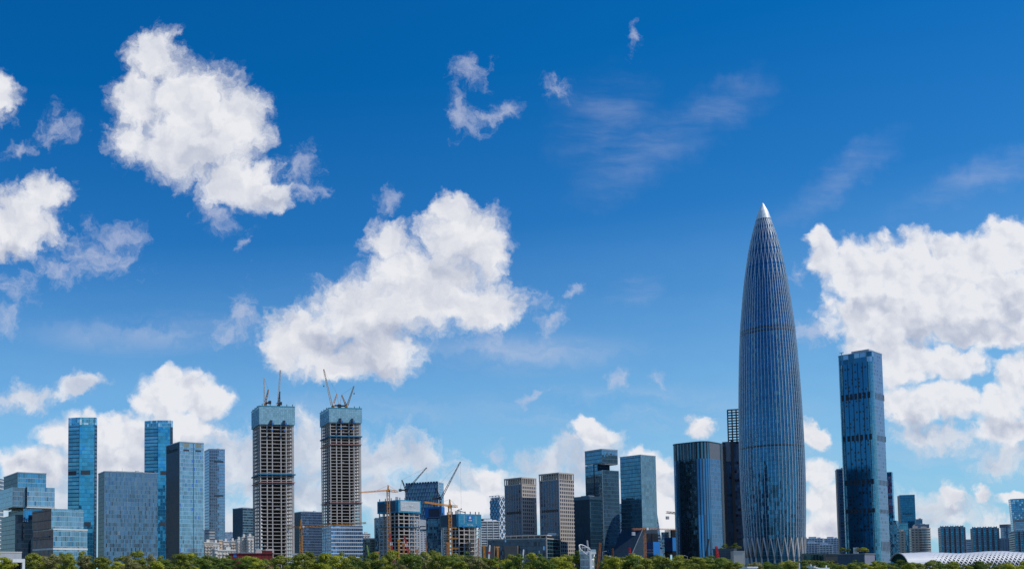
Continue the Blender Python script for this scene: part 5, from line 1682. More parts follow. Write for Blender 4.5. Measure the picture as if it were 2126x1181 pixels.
blue_flats('dark blue apartment slab with bright blue bays, first right of the beige flats', 1947, 1952, 2004, 1092, 1400, 7, 5)
blue_flats('wider dark blue apartment slab with bright blue bays in the middle of the right group', 2014, 2018, 2074, 1094, 1400, 7, 5)
blue_flats('dark blue apartment slab cut off by the right edge of the picture', 2094, 2106, 2150, 1101, 1350, 7, 4)
pl = Plan(2004, 2006, 2017, 1119, 1750, None, a=7, wl=15)
tower('far_building', 'pale far building between the two dark blue slabs', pl, (windows('far_white', (.55, .6, .66), (.2, .3, .4), 20, 3.8, 1.0, .4), M['lightgrey']), plant=False)
pl = Plan(2072, 2074, 2095, 1117, 1600, None, a=7, wl=15)
tower('apartment_building', 'grey blue flats right of the wider dark blue slab', pl, (windows('gb_flats', (.22, .28, .36), (.08, .13, .2), 3.5, 3.3, .6, .5), M['lightgrey']))
def drum_tower():
    c = at(2089, 1088, 1750)
    t = thing('drum_tower', 'round grey tower with a crown ring behind the right dark blue slab', 'building', (c.x, c.y, 0))
    P = arc(0, 0, 8.5, 0, 360, 24)[:-1]
    b = MB(); b.prism(P, 0, c.z - 6); b.build('curtain_wall', facade('drum_glass', (.17, .27, .40), (.22, .3, .4), 2, 4, .15, .2, var=.3), t)
    b = MB(); b.prism(arc(0, 0, 9.6, 0, 360, 24)[:-1], c.z - 6, c.z); b.build('crown', plain('drum_crown', (.16, .19, .24)), t)
drum_tower()
def concave_tower():
    pl = Plan(2095, 2098, 2150, 1035, 1650, None, a=7, wl=25)
    t = thing('office_tower', 'bright blue tower with concave side at the right edge of the picture', 'skyscraper', pl.base, pl.a)
    r = pl.rect()
    gl = facade('concave_glass', (.10, .36, .60), (.20, .36, .5), 2.6, 3.6, .18, .22, var=.8, bright=.2, bcol=(.45, .6, .7))
    b = MB()
    n = 8
    for i in range(n):
        f0, f1 = i / n, (i + 1) / n
        k = lambda f: -9 * math.sin(math.pi * min(1, f) * .5 + 0) * 0 + 5.5 * (1 - f) ** 1.5
        q = lambda f: [(r[0][0] - 3 + k(f) , r[0][1]), r[1], r[2], (r[3][0] - 3 + k(f), r[3][1])]
        b.prism(q(1 - f0) if False else [(r[0][0] + 5 * (1 - f0), r[0][1]), r[1], r[2], (r[3][0] + 5 * (1 - f0), r[3][1])], pl.h * f0, pl.h * f1, poly1=[(r[0][0] + 5 * (1 - f1), r[0][1]), r[1], r[2], (r[3][0] + 5 * (1 - f1), r[3][1])])
    b.build('curtain_wall', gl, t)
concave_tower()
pl = Plan(2104, 2108, 2150, 1078, 1550, None, a=7, wl=20)
tower('office_block', 'pale banded office block in front of the concave blue tower', pl, (facade('pale_band', (.25, .38, .52), (.5, .56, .62), 5, 3.8, .04, .34, hframe=(.36, .44, .54)), M['lightgrey']), parapet=M['plant'], ph=4)

# ---- distant white terraced housing between spindle and dotted tower
wr = plain('terrace_white', (.62, .66, .72), .6)
tg = facade('terrace_glass', (.10, .20, .30), (.3, .38, .46), 2.6, 3.4, .2, .2, var=.7, metal=.4)
balconies('white terraced flats just right of the spindle, taller rear block', 1668, 1673, 1708, 1117, 1700, 7, 9, wr, tg, 'white terraced flats', fins=6)
balconies('white terraced flats left of the dotted tower, rear block', 1709, 1712, 1742, 1117, 1720, 7, 9, wr, tg, 'white terraced flats', fins=5)
balconies('white terraced flats, low front block right beside the spindle', 1668, 1672, 1702, 1127, 1500, 7, 7, wr, tg, 'white terraced flats', fins=5)
balconies('white terraced flats, low front block nearer the dotted tower', 1698, 1701, 1727, 1130, 1450, 7, 7, wr, tg, 'white terraced flats', fins=4)

# ---- low buildings at the foot of the right towers
def garden_podium():
    pl = Plan(1480, 1524, 1530, 1139, 880, None, a=79)
    t = thing('podium_building', 'dark stone podium with roof garden left of the spindle foot', 'building', pl.base, pl.a)
    b = MB(); b.prism(pl.rect(), 0, pl.h, ); b.build('wall', facade('garden_wall', (.05, .07, .10), (.10, .12, .15), 4, 2.2, .04, .14, metal=.3, rough=.3), t)
    b = MB(); b.prism(pl.rect(.3), pl.h, pl.h + .5); b.build('parapet', plain('garden_cap', (.12, .13, .15)), t)
    q = Plan(1521, 1523, 1546, 1143, 860, None, a=7, wl=20)
    t2 = tower('stone_wing', '', q, (plain('pale_travertine', (.66, .58, .50), .7, var=.06),) * 2, plant=False, parapet=plain('pale_travertine', (.66, .58, .50), .7), ph=.5)
    tag(t2, 'pale beige stone wing wall beside the spindle foot', 'wall')
    return pl
plG = garden_podium()
pl = Plan(1664, 1668, 1719, 1148, 900, None, a=7, wl=20)
tower('podium_building', 'low green glass podium right of the spindle foot', pl, (facade('green_pod', (.04, .10, .10), (.12, .2, .19), 2.4, 14, .12, .04, metal=.5), M['louvre']), plant=False, parapet=plain('pod_cap', (.14, .17, .14)))
pl = Plan(1714, 1716, 1742, 1149, 860, None, a=7, wl=20)
t = tower('podium_building', 'brown stone wall block with a small dark sign, left of the glass hall', pl, (M['brownstone'], M['brownstone']), plant=False, parapet=plain('brown_cap', (.10, .10, .10)), ph=2.6)
text(t, pl, 'R', 'MixC', 3.6, 2.6, pl.h - 8.2, plain('sign_plum', (.04, .02, .05)), bold=.06)
def glass_hall():
    pl = Plan(1738, 1795, 1816, 1148, 780, None, a=60)
    t = thing('glass_hall', 'dark glass hall with vertical fins and a roof garden in front of the dotted tower', 'building', pl.base, pl.a)
    X, Yh, h = pl.X, pl.Yh, pl.h
    gl = facade('hall_glass', (.03, .07, .11), (.05, .09, .13), 1.6, 16, .12, .03, metal=.6, var=.5)
    b = MB(); b.prism(pl.rect(), 0, h - .6, mis=[1, 0, 1, 0]); b.build('curtain_wall', (gl, plain('hall_panel', (.22, .23, .30), .5)), t)
    b = MB(); b.prism(pl.rect(.5), h - .6, h); b.build('roof', plain('hall_roof', (.25, .27, .29)), t)
    fb = MB(); fb.box(-X - .4, -X, -.12, .12, 0, h - .6)
    me = fb.mesh('fin', [plain('hall_fin', (.14, .22, .30), .4)])
    for i in range(30):
        put(me, 'fin', t, (0, -Yh + pl.w2 * (i + .5) / 30, 0))
    b = MB(); b.box(-X * .2, X * .2, -Yh * .15, Yh * .1, h + .01, h + 5); b.build('roof_vent', M['steel'], t)
    return pl
plH = glass_hall()

# ---- shell hall
def shell_hall():
    Y = 720.0
    x0p, x1p = 1886, 2190
    n, mrow = 46, 13
    base0 = at(x0p, 1185, Y)
    dirv = Vector((math.cos(R(-5)), math.sin(R(-5)), 0))
    Ltot = 140.0
    t = thing('shell_hall', 'long low white shell hall with diamond perforations and a dark arched end', 'sports hall', (base0.x, base0.y, 0), R(-5))
    def top(px):   # crest row along the hall
        pts = [(1850, 1148), (1885, 1147), (1925, 1145), (1960, 1146.5), (1990, 1148), (2020, 1146), (2050, 1143.5), (2085, 1143), (2126, 1146), (2250, 1150)]
        for (a_, ya), (b_, yb) in zip(pts, pts[1:]):
            if px <= b_:
                return ya + (yb - ya) * max(0, (px - a_)) / (b_ - a_)
        return 1150
    def crest(u):
        p_ = base0 + dirv * u
        p_ = Vector((p_.x + 10 * math.sin(R(5)), p_.y + 10 * math.cos(R(5)), 10))
        px = proj(p_)[0]
        return at(px, top(px), p_.y).z
    def S(u, v):   # v 0 at the front foot .. 1 over the crest to the back
        h = crest(u)
        a_ = -0.25 + v * (math.pi / 2 + .25 + .9)
        return Vector((u, 10 - 13 * math.cos(a_) , max(0, h * (math.sin(a_) + .25) / 1.25)))
    shell = plain('shell_white', (.52, .54, .58), .5, .0, var=.06)
    inner = facade('shell_glass', (.03, .05, .08), (.08, .10, .14), 3, 4, .1, .1, metal=.5)
    b = MB()
    nu, nv = 40, 12
    for i in range(nu):
        for j in range(nv):
            f = lambda u, v: (lambda q, c: c + (q - c) * .94)(S(u, v), Vector((u, 10, 0)))
            ua, ub = Ltot * i / nu, Ltot * (i + 1) / nu
            b.face([f(ua, j / nv), f(ub, j / nv), f(ub, (j + 1) / nv), f(ua, (j + 1) / nv)])
    b.build('inner_wall', inner, t)
    b = MB()
    du = Ltot / n
    # diamond cells: frame with a hole whose size shrinks towards the crest
    for j in range(-1, mrow):
        for i in range(-1, n + 1):
            off = .5 if j % 2 else 0
            uc, vc = (i + off + .5) * du, (j + 1) / mrow * .62
            dv = .62 / mrow
            cl = lambda u: max(0, min(Ltot, u))
            out = [(cl(uc - du / 2), vc), (cl(uc), max(0, vc - dv)), (cl(uc + du / 2), vc), (cl(uc), vc + dv)]
            hole = max(0.0, min(.88, 1.30 - vc * 2.0))
            endf = min(1, max(0, (uc - 14) / 14))
            hole *= endf
            O = [S(*o) for o in out]
            if hole < .06:
                b.face(O)
                continue
            I = [S(uc + (o[0] - uc) * hole, vc + (o[1] - vc) * hole) for o in out]
            for k in range(4):
                b.face([O[k], O[(k + 1) % 4], I[(k + 1) % 4], I[k]])
    for i in range(nu):
        for j in range(6):
            ua, ub = Ltot * i / nu, Ltot * (i + 1) / nu
            va, vb = .60 + .4 * j / 6, .60 + .4 * (j + 1) / 6
            b.face([S(ua, va), S(ub, va), S(ub, vb), S(ua, vb)])
    b.build('shell', shell, t)
    # arched end: rim and glass
    P = [S(0.0, k / 14) for k in range(15)]
    b = MB()
    for p_, q_ in zip(P, P[1:]):
        b.tube(p_ + Vector((-.6, 0, 0)), q_ + Vector((-.6, 0, 0)), .55)
    b.build('end_rim', plain('rim_grey', (.45, .46, .50), .5), t)
    b = MB()
    b.face([p_ + Vector((.4, 0, 0)) for p_ in P])
    b.build('end_glass', facade('end_green', (.012, .06, .05), (.01, .03, .03), 3, 5, .05, .05, metal=.0, spec=.06), t)
shell_hall()

# ================================================================== foreground: park trees, little towers, rigs
def leaf_mat(name, dark, light, thin=0.42):
    m, g = new_mat(name)
    at_ = g.n('ShaderNodeAttribute', attribute_name='tone')
    oi = g.n('ShaderNodeObjectInfo')
    f = g.m('ADD', g.m('MULTIPLY', at_.outputs['Fac'], 0.65), g.m('MULTIPLY', oi.outputs['Random'], 0.45))
    c = g.mix(f, dark, light)
    p = g.n('ShaderNodeBsdfPrincipled', {'Base Color': c, 'Roughness': 0.6, 'Specular IOR Level': 0.25})
    tr = g.n('ShaderNodeBsdfTranslucent', {'Color': c})
    g.n('ShaderNodeOutputMaterial', {'Surface': g.n('ShaderNodeMixShader', {0: thin, 1: p.outputs[0], 2: tr.outputs[0]}).outputs[0]})
    return m
LEAF = {
    'olive': leaf_mat('leaf_olive', (0.102, 0.137, 0.018), (0.349, 0.368, 0.058)),
    'deep': leaf_mat('leaf_deep', (0.044, 0.088, 0.017), (0.175, 0.246, 0.038)),
    'lime': leaf_mat('leaf_lime', (0.189, 0.232, 0.020), (0.553, 0.547, 0.058)),
    'drab': leaf_mat('leaf_drab', (0.131, 0.137, 0.045), (0.379, 0.355, 0.142)),
}
BARK = plain('bark', (0.16, 0.13, 0.10), 0.9)

def crown_mesh(seed, kind, w=4.2, h=9.0, dens=1.0):
    """uneven crown: clumps of leaf-sized faces round forked limbs, with gaps between the clumps"""
    rnd = random.Random(seed)
    V, Fc, T = [], [], []
    clumps = []
    n = rnd.randint(15, 20)
    for i in range(n):
        u = rnd.random()
        z = h * (0.34 + 0.62 * u ** 0.8)
        prof = math.sin(math.pi * min(1, max(0.05, (z / h - 0.18) / 0.86))) ** 0.7
        a = rnd.uniform(0, 2 * math.pi)
        r = w * prof * math.sqrt(rnd.random()) * rnd.uniform(.75, 1.1)
        clumps.append((r * math.cos(a), r * math.sin(a), z, rnd.uniform(.75, 1.55), rnd.uniform(-.30, .30)))
    clumps.append((rnd.uniform(-.8, .8), rnd.uniform(-.8, .8), h * .97, .8, .1))
    for cx, cy, cz, cr, tone in clumps:
        k = int(95 * cr * cr * dens)
        for _ in range(k):
            d = Vector((rnd.gauss(0, 1), rnd.gauss(0, 1), rnd.gauss(0, 1))).normalized()
            rr = cr * (0.35 + 0.75 * rnd.random() ** 0.6)
            p = Vector((cx + d.x * rr * 1.15, cy + d.y * rr * 1.15, cz + d.z * rr * .62))
            s = rnd.uniform(.13, .30)
            nrm = (d + Vector((rnd.uniform(-.6, .6), rnd.uniform(-.6, .6), rnd.uniform(0, .9)))).normalized()
            q = nrm.to_track_quat('Z', 'Y')
            rot = rnd.uniform(0, 6.28)
            b = len(V)
            for j in range(4):
                ang = rot + j * math.pi / 2
                rad = s * (1.35 if j % 2 == 0 else .75)
                V.append(p + q @ Vector((rad * math.cos(ang), rad * math.sin(ang), 0)))
            Fc.append((b, b + 1, b + 2, b + 3))
            T.append(min(1, max(0, .5 + tone + rnd.uniform(-.22, .22))))
    me = bpy.data.meshes.new('crown')
    me.from_pydata([tuple(v) for v in V], [], Fc)
    at_ = me.attributes.new('tone', 'FLOAT', 'FACE')
    at_.data.foreach_set('value', T)
    me.materials.append(LEAF[kind])
    tb = MB()
    tb.tube((0, 0, -.2), (0, 0, h * .34), .20, 7, .15)
    for cx, cy, cz, cr, _ in clumps[::2]:
        m_ = Vector((cx * .35, cy * .35, h * .30 + (cz - h * .3) * .4))
        tb.tube((0, 0, h * .26), m_, .11, 5, .075)
        tb.tube(m_, (cx, cy, cz), .07, 5, .02)
    return me, tb.mesh('trunk', [BARK])
PROTO = {}
for kind in LEAF:
    PROTO[kind] = [crown_mesh(31 * i + 7 * len(kind) + ord(kind[0]), kind, w=rnd_w, h=9.0) for i, rnd_w in enumerate((4.6, 3.7, 5.2, 3.1))]
SHAPE = ['broad', 'rounded', 'spreading', 'narrow']
COLOUR = {'olive': 'olive green', 'deep': 'dark green', 'lime': 'yellow green', 'drab': 'grey green'}
MARKS = [(-40, 60, 'the white pavilion'), (60, 115, 'the stacked glass boxes'), (115, 205, 'the two step glass block'), (205, 330, 'the wide grey glass slab'), (330, 425, 'the twin strip tower'),
         (425, 520, 'the old cream housing'), (520, 612, 'the plain concrete tower'), (612, 666, 'the orange crane'), (666, 755, 'the half glazed concrete tower'), (755, 785, 'the lime green crane'),
         (785, 870, 'the banner building'), (870, 925, 'the white slant roof'), (925, 1000, 'the turquoise screened frame'), (1000, 1100, 'the left podium half'), (1100, 1195, 'the right podium half'),
         (1195, 1290, 'the notched tower'), (1290, 1375, 'the flared tower'), (1375, 1500, 'the rounded dark tower'), (1500, 1545, 'the beige stone wing wall'), (1545, 1675, 'the spindle tower'), (1675, 1740, 'the brown sign wall'), (1740, 1850, 'the dotted tower'), (1850, 1960, 'the dark hall arch'), (1960, 2150, 'the perforated white shell')]
ORD = ['first', 'second', 'third', 'fourth', 'fifth', 'sixth', 'seventh', 'eighth', 'ninth', 'tenth', 'eleventh', 'twelfth', 'thirteenth', 'fourteenth']
def treeline():
    rnd = random.Random(11)
    spots = []
    skip = lambda x, rowi: (rowi == 0 and (1196 < x < 1242 or 4 < x < 50 and False))
    for rowi, (Y0, gap) in enumerate(((345, 30), (405, 33), (470, 44))):
        x = -25 + rowi * 13
        while x < 2160:
            ytop = 1150 + rnd.uniform(-8, 11) if x < 1230 else (1153 + rnd.uniform(-5, 6) if x < 1520 else 1164 + rnd.uniform(-4, 5))
            if 430 < x < 620:
                ytop += 2
            if 465 < x < 570:
                ytop += 5
            ytop += (5, 2, 0)[rowi]
            if rowi == 2 and x > 1500:
                ytop += 2
            spots.append([x + rnd.uniform(-7, 7), ytop, Y0 + rnd.uniform(-22, 22), rowi])
            x += gap * rnd.uniform(.75, 1.3)
    count = {}
    spots = [s for s in spots if not (1190 < s[0] < 1246 and s[3] < 2) and not (15 < s[0] < 52 and s[3] < 3 and True)]
    spots.append([4, 1157, 262, 0])
    spots.append([22, 1166, 264, 0])
    spots.sort()
    for x, ytop, Y, rowi in spots:
        mk = next((m for a, b, m in MARKS if a <= x < b), MARKS[-1][2])
        r = rnd.random()
        kind = 'olive' if r < .42 else 'deep' if r < .68 else 'lime' if r < .86 else 'drab'
        if 1085 < x < 1125 or 1025 < x < 1075:
            kind = 'lime' if rnd.random() < .6 else kind
        vi = rnd.randrange(4)
        p = at(x, ytop, Y)
        sc = p.z / 9.0
        ref = proj(Vector((p.x, p.y, 2.5)))
        p2 = at(x, 1185, Y)
        wide = max(.85, min(1.25, 1.05 / sc)) if x < 1530 else 1.0
        key = (mk, kind, vi)
        count[key] = count.get(key, 0) + 1
        row = ('front', 'middle', 'back')[rowi]
        t = thing('tree', '', 'tree', (p2.x, p2.y, 0), rnd.uniform(0, 6.28), 'park trees along the shore')
        t.scale = (sc * wide, sc * wide, sc)
        t['_k'] = (MARKS_I[mk], list(LEAF).index(kind), vi)
        put(PROTO[kind][vi][0], 'crown', t)
        put(PROTO[kind][vi][1], 'trunk', t)
        TREES.append((t, key))
    seen = {}
    for t, key in TREES:
        seen[key] = seen.get(key, 0) + 1
        mk, kind, vi = key
        n = count[key]
        base = '%s %s tree below %s' % (SHAPE[vi], COLOUR[kind], mk)
        t['label'] = base if n == 1 else '%s, %s from left' % (base, ORD[seen[key] - 1])
        del t['_k']
MARKS_I = {m: i for i, (_, _, m) in enumerate(MARKS)}
TREES = []
treeline()

# roof garden trees and bushes
def small_tree(label, x, ytop, Y, zb, kind, vi, group, wide=1.2, name='tree', cat='tree'):
    p = at(x, ytop, Y)
    t = thing(name, label, cat, (p.x, p.y, zb), x, group)
    s = (p.z - zb) / 9.0
    t.scale = (s * wide, s * wide, s)
    put(PROTO[kind][vi][0], 'crown', t)
    put(PROTO[kind][vi][1], 'trunk', t)
hz, gz = plH.h, plG.h
hc, gc_ = plH.base.y, plG.base.y
for i, (x, y, k, v, l) in enumerate(((1748, 1136, 'olive', 0, 'leftmost olive tree of the glass hall roof garden'), (1758, 1136, 'deep', 1, 'dark green tree left of the roof vent on the glass hall'), (1781, 1136, 'drab', 3, 'grey green tree right of the roof vent on the glass hall'), (1792, 1136, 'lime', 0, 'brightest yellow green tree on the glass hall roof'), (1800, 1139, 'olive', 1, 'rightmost rounded tree on the glass hall roof'))):
    small_tree(l, x, y, hc - 2, hz, k, v, 'roof garden trees')
for x, y, k, v, l in ((1504, 1129, 'olive', 1, 'small pale tree at the left of the podium roof garden'), (1526, 1127, 'deep', 3, 'tallest dark tree of the podium roof garden beside the spindle')):
    small_tree(l, x, y, gc_, gz, k, v, 'podium roof plants')
for x, y, k, v, l in ((1497, 1136, 'lime', 0, 'bright small shrub at the left corner of the podium roof'), (1513, 1134, 'deep', 2, 'low dark shrub in the middle of the podium roof garden'), (1521, 1133, 'deep', 0, 'dark shrub mass below the tallest podium roof tree'), (1532, 1133, 'olive', 2, 'dark olive shrub at the right end of the podium roof garden')):
    small_tree(l, x, y, gc_ - 3, gz, k, v, 'podium roof plants', 2.2, 'shrub', 'shrub')
for x, y, l in ((972, 1146, 'tall palm like tree standing up in front of the turquoise screened frame'), (908, 1147, 'bright bushy tree rising below the grey flats')):
    small_tree(l, x, y, 520, 0, 'deep', 1, 'park trees along the shore')

# palms between the spindle and the sign wall
def palm_mesh():
    rnd = random.Random(5)
    b = MB()
    for i in range(18):
        a = i * 2.4
        up = rnd.uniform(.2, 1.0)
        L = rnd.uniform(2.2, 2.9)
        pts = []
        for k in range(6):
            f = k / 5
            pts.append(Vector((math.cos(a) * L * f, math.sin(a) * L * f, 8 + up * 1.9 * f - 2.0 * f * f * (1.2 - up * .3))))
        s = Vector((-math.sin(a), math.cos(a), 0))
        for k in range(5):
            w0, w1 = .34 * math.sin(math.pi * (.15 + .85 * k / 5)), .34 * math.sin(math.pi * (.15 + .85 * (k + 1) / 5))
            b.face([pts[k] - s * w0 - Vector((0, 0, w0 * .5)), pts[k], pts[k + 1], pts[k + 1] - s * w1 - Vector((0, 0, w1 * .5))])
            b.face([pts[k], pts[k] + s * w0 - Vector((0, 0, w0 * .5)), pts[k + 1] + s * w1 - Vector((0, 0, w1 * .5)), pts[k + 1]])
    c = b.mesh('fronds', [LEAF['olive']])
    t = MB()
    t.tube((0, 0, -.2), (0, 0, 8.1), .22, 8, .15)
    return c, t.mesh('trunk', [BARK])
PALM = palm_mesh()
for x, y, l in ((1664, 1163, 'palm nearest the spindle foot'), (1673, 1161, 'second palm from the spindle foot'), (1682, 1163, 'third palm from the spindle, before the green glass podium'), (1694, 1161.5, 'palm below the right part of the green glass podium'), (1703, 1163, 'palm next to the brown sign wall'), (1722, 1162, 'palm in front of the brown sign wall')):
    p = at(x, y, 560)
    t = thing('palm_tree', l, 'palm', (p.x, p.y, 0), x, 'palms at the spindle foot')
    s = p.z / 8.6
    t.scale = (s, s, s)
    put(PALM[0], 'fronds', t)
    put(PALM[1], 'trunk', t)

# white lookout tower with slanting ring
def lookout():
    Y = 330.0
    c = at(1219, 1181, Y)
    t = thing('lookout_tower', 'white glazed lookout tower with a slanting open ring on top', 'tower', (c.x, c.y, 0), R(-8))
    k = Y / F
    zt, zd = at(1210, 1128.5, Y).z, at(1219, 1148, Y).z
    w = 13.0 * k
    def ell(z, x0, x1, n=24, rb=None):
        cx, rx = (x0 + x1) / 2, (x1 - x0) / 2
        rb = rb or rx * .8
        return [Vector((cx + rx * math.cos(2 * math.pi * i / n), rb * math.sin(2 * math.pi * i / n), z)) for i in range(n)]
    gm, g = new_mat('lookout_glass')
    p_ = g.n('ShaderNodeBsdfPrincipled', {'Base Color': (.42, .50, .54, 1), 'Roughness': .12, 'Metallic': .35, 'Alpha': 1.0})
    g.n('ShaderNodeOutputMaterial', {'Surface': p_.outputs[0]})
    # tapering glass drum
    lo, hi = ell(-.2, -8.0 * k, 12 * k), ell(zd, -14 * k, 14 * k)
    b = MB()
    n = len(lo)
    for i in range(n):
        b.face([lo[i], lo[(i + 1) % n], hi[(i + 1) % n], hi[i]])
    b.build('glass_drum', gm, t)
    # white floors and stair shaft
    for f in (.25, .52, .78, 1.0):
        z = zd * f
        x0, x1 = (-8 - 6 * f) * k, (12 + 2 * f) * k
        r = ell(z, x0 - .12, x1 + .12)
        b = MB()
        b.prism([(v.x, v.y) for v in r], z - .32, z + (.1 if f < 1 else .7)); b.build('floor', M['white'], t)
    b = MB(); b.box(1.5 * k, 5.5 * k, -2.6, -1.4, 0, zd + .6); b.build('stair_shaft', M['white'], t)
    mb = MB(); mb.box(-.06, .06, -.06, .06, 0, zd)
    me = mb.mesh('mullion', [M['white']])
    for i in range(0, n, 2):
        p_ = (lo[i] * .2 + hi[i] * .8)
        put(me, 'mullion', t, (p_.x * 1.01, p_.y * 1.01, 0))
    # slanting ring and posts
    ring = []
    m_ = 40
    z_lo = at(1225, 1156, Y).z
    for i in range(m_):
        a = 2 * math.pi * i / m_
        x = math.cos(a)
        f = (1 - x) / 2
        ring.append(Vector((x * 14.5 * k, math.sin(a) * 2.3, z_lo + 1.0 + (zt - z_lo - 2.0) * f + math.sin(a) * 1.7)))
    b = MB()
    for i in range(m_):
        b.tube(ring[i], ring[(i + 1) % m_], .13, 6, cap=False)
    b.build('ring', M['white'], t)
    for i in range(0, m_, 2):
        p_ = ring[i]
        if p_.z > zd + .8:
            b = MB(); b.tube((p_.x, p_.y, zd + .5), p_, .05, 5); b.build('ring_post', M['white'], t)
    b = MB()
    for q in (ring[m_ // 4 + 4], ):
        b.tube((-12 * k, -1.8, zd + 1.9), (3 * k, -2.2, zd + 1.9), .08, 5)
    b.build('ring_rail', M['white'], t)
    # terrace with glass rail at the right
    b = MB(); b.box(4 * k, 14.6 * k, -2.4, 2.4, zd - .3, zd + .45); b.build('terrace', M['white'], t)
    b = MB(); b.box(4 * k, 14.4 * k, -2.3, -2.24, zd + .46, zd + 1.3); b.build('glass_rail', gm, t)
lookout()

# small white things among the trees
def canopy(label, x0, x1, y0, y1, Y):
    a_, c_ = at(x0, y0, Y), at(x1, y1, Y)
    t = thing('canopy', label, 'canopy', (a_.x, a_.y, 0))
    d = c_ - a_
    b = MB()
    n = 8
    for i in range(n):
        f0, f1 = i / n, (i + 1) / n
        z = lambda f: a_.z + d.z * f - .5 * math.sin(math.pi * f)
        b.prism([(d.x * f0, -1.5), (d.x * f1, -1.5), (d.x * f1, 2), (d.x * f0, 2)], z(f0) - .55, z(f0) - .1)
    b.build('roof', M['white'], t)
    for f in (.02, .98):
        b = MB(); b.box(d.x * f - .12, d.x * f + .12, -.12, .12, 0, a_.z + d.z * f + .5); b.build('post', M['white'], t)
canopy('white sail canopy among the trees right of the spindle foot', 1683, 1716, 1174, 1176, 300)
def kiosk():
    p = at(1558, 1175.5, 300)
    t = thing('kiosk', 'small white flat roofed kiosk in the trees before the spindle', 'kiosk', (p.x, p.y, 0))
    b = MB(); b.box(-1.5, 1.5, -1, 1.5, 0, p.z - .45); b.build('wall', M['white'], t)
    b = MB(); b.box(-1.7, 1.7, -1.2, 1.7, p.z - .44, p.z); b.build('roof', M['white'], t)
    b = MB(); b.box(-.9, .9, -1.04, -1.0, 1, 2.3); b.build('hatch', M['louvre'], t)
kiosk()
def portal(label, x, ytop, Y, w, hm):
    p = at(x, ytop, Y)
    t = thing('site_portal', label, 'gate', (p.x, p.y, 0))
    b = MB(); b.box(-w, -w + 1.2, -.4, .4, 0, p.z); b.build('post', M[hm], t)
    b = MB(); b.box(-w, w, -1, 1, p.z - 1.3, p.z); b.build('beam', M[hm], t)
portal('white bracket shaped site gate at the foot of the notched tower', 1263, 1153, 820, 1.9, 'white')

# piling rigs, booms and crawler cranes on the building sites
def rig(label, x, ytop, Y, mat, w=1.1, name='piling_rig', head=True):
    p = at(x, ytop, Y)
    t = thing(name, label, 'piling rig', (p.x, p.y, 0), 0, 'piling rigs')
    b = MB(); b.lattice((0, 0, 3), (0, 0, p.z), w, max(4, int(p.z / 2.5)), .28); b.build('mast', M[mat], t)
    if head:
        b = MB(); b.box(-1.6, 1.6, -.5, .5, p.z, p.z + .9); b.tube((-1.2, 0, p.z - 2.5), (-1.6, 0, p.z), .2); b.build('mast_head', M[mat], t)
    b = MB(); b.box(-1.6, 3.2, -1.5, 1.5, 1.1, 3.4); b.build('cab', M[mat], t)
    b = MB(); b.box(-2.4, 2.4, -1.7, -.9, 0, 1.0); b.box(-2.4, 2.4, .9, 1.7, 0, 1.0); b.build('track', M['dark'], t)
def boom(label, foot, tip, Y, mat, w=1.3, name='crawler_crane', group='crawler cranes', band=None):
    f, p = at(*foot, Y), at(*tip, Y)
    t = thing(name, label, 'crane', (f.x, f.y, 0), 0, group)
    F0 = Vector((0, 0, 2.5))
    T = p - Vector((f.x, f.y, 0))
    b = MB(); b.lattice(F0, T, w, max(6, int(T.length / 2.2)), .26, w * .6); o = b.build('boom', M[mat], t)
    if band:
        for q in (.35, .7):
            b = MB(); c_ = F0 + (T - F0) * q; b.lattice(c_, c_ + (T - F0) * .08, w * 1.05, 2, .34); b.build('boom_section', M[band], o)
    b = MB(); b.box(-2.0, 3.6, -1.6, 1.6, 1.1, 3.6); b.build('cab', M[mat], t)
    b = MB(); b.box(-3, 3, -2.4, -1.4, 0, 1.1); b.box(-3, 3, 1.4, 2.4, 0, 1.1); b.build('track', M['dark'], t)
M['lime'] = plain('lime_green', (.30, .50, .06), .5)
M['rust'] = plain('rust_brown', (.26, .09, .04), .7)
boom('small crimson crawler crane leaning left before the banner building', (821, 1150), (809, 1106), 1000, 'red', 1.6, band='white')
boom('larger crimson crawler crane leaning left at the right corner of the banner building', (857, 1152), (839, 1110), 960, 'red', 1.7, band='white')
rig('orange piling rig left of the banner building corner, tallest of three', 828, 1121, 930, 'yellow', 1.3)
rig('orange piling rig under the banner building with slanted head', 838, 1129, 900, 'orange', 1.2)
rig('thin orange piling rig behind the larger crimson crane', 850, 1138, 940, 'orange', 1.0, head=False)
rig('short orange piling rig in front of the white slant roofed building', 866, 1141, 900, 'orange', 1.2)
rig('orange rig mast just left of the crane at the turquoise screened frame', 929, 1127, 940, 'orange', 1.3)
rig('orange rig at far left of the banner site', 784, 1146, 900, 'orange', 1.0)
boom('lime green crane boom beside the half glazed tower', (772, 1150), (762, 1131), 1100, 'lime', 1.4, name='lime_crane', group=None)
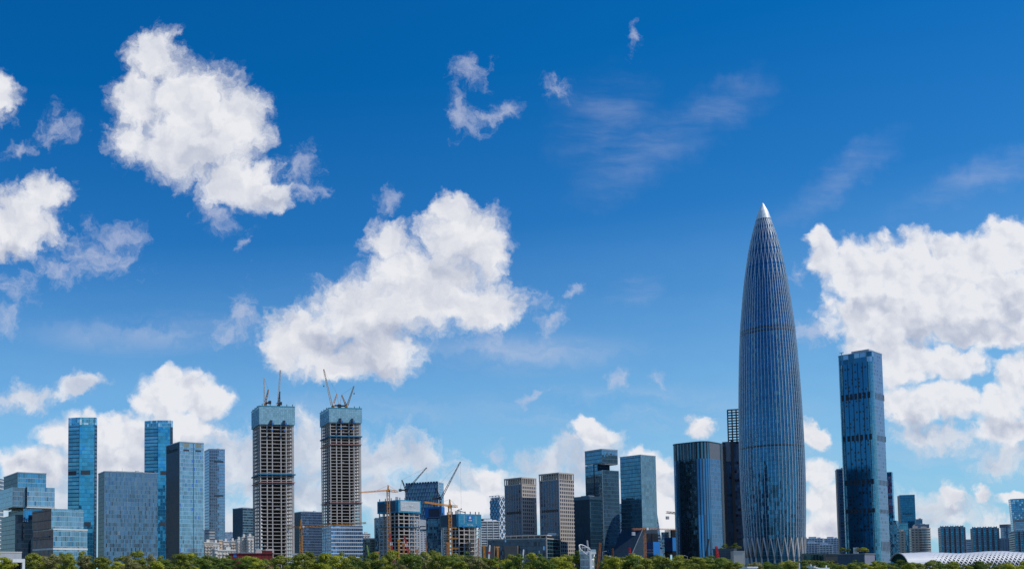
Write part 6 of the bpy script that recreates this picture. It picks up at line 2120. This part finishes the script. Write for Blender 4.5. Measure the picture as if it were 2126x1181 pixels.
boom('thin sandy crane boom before the white slant roofed building', (890, 1150), (883, 1116), 1050, 'orange', .7)
rig('orange piling rig left of the brown podium', 1005, 1133, 880, 'yellow', 1.1)
rig('orange piling rig beside the first podium entrance block', 1033, 1136, 800, 'yellow', .9)
boom('white and red striped boom at the left end of the brown podium', (1011, 1158), (1017, 1131), 800, 'white', .9, band='red')
boom('thin white boom in front of the middle of the brown podium', (1082, 1160), (1087, 1140), 800, 'white', .8)
boom('rust brown lattice boom between lookout tower and notched tower', (1239, 1162), (1246, 1126), 700, 'rust', 1.5)
boom('pale grey boom behind the lookout tower ring', (1226, 1150), (1219, 1121), 760, 'lightgrey', .9)
boom('pink red boom at the right edge of the notched tower', (1274, 1165), (1272, 1137), 760, 'rust', .9)
boom('red topped boom in front of the flared tower skirt', (1310, 1164), (1307, 1136), 720, 'red', 1.2, band='lightgrey')
boom('bright red boom leaning left between rounded tower and spindle', (1494, 1162), (1487, 1133), 640, 'red', 1.4)
boom('pale red lattice boom on the right edge of the turquoise screened frame', (991, 1152), (993, 1116), 1000, 'rednet', 1.2)
boom('dark boom leaning right in front of the rounded tower corner', (1461, 1160), (1471, 1118), 760, 'dark', .9)

# slender lamp posts above the trees
def lamp(label, x, ytop, Y, arm=1):
    p = at(x, ytop, Y)
    t = thing('street_lamp', label, 'street lamp', (p.x, p.y, 0), 0, 'street lamps')
    b = MB(); b.tube((0, 0, 0), (0, 0, p.z), .13, 6, .07); b.build('pole', M['lightgrey'], t)
    b = MB(); b.tube((0, 0, p.z), (arm * 1.5, 0, p.z + .35), .06, 5); b.build('arm', M['lightgrey'], t)
    b = MB(); b.box(arm * 1.5 - .45, arm * 1.5 + .45, -.15, .15, p.z + .3, p.z + .42); b.build('lamp_head', M['white'], t)
for x, y, l, a_ in ((1427, 1154, 'street lamp standing before the rounded dark tower', -1), (1251, 1145, 'blue grey lamp post right of the lookout tower', 1), (1325, 1155, 'lamp post at the foot of the flared tower', 1)):
    lamp(l, x, y, 470, a_)
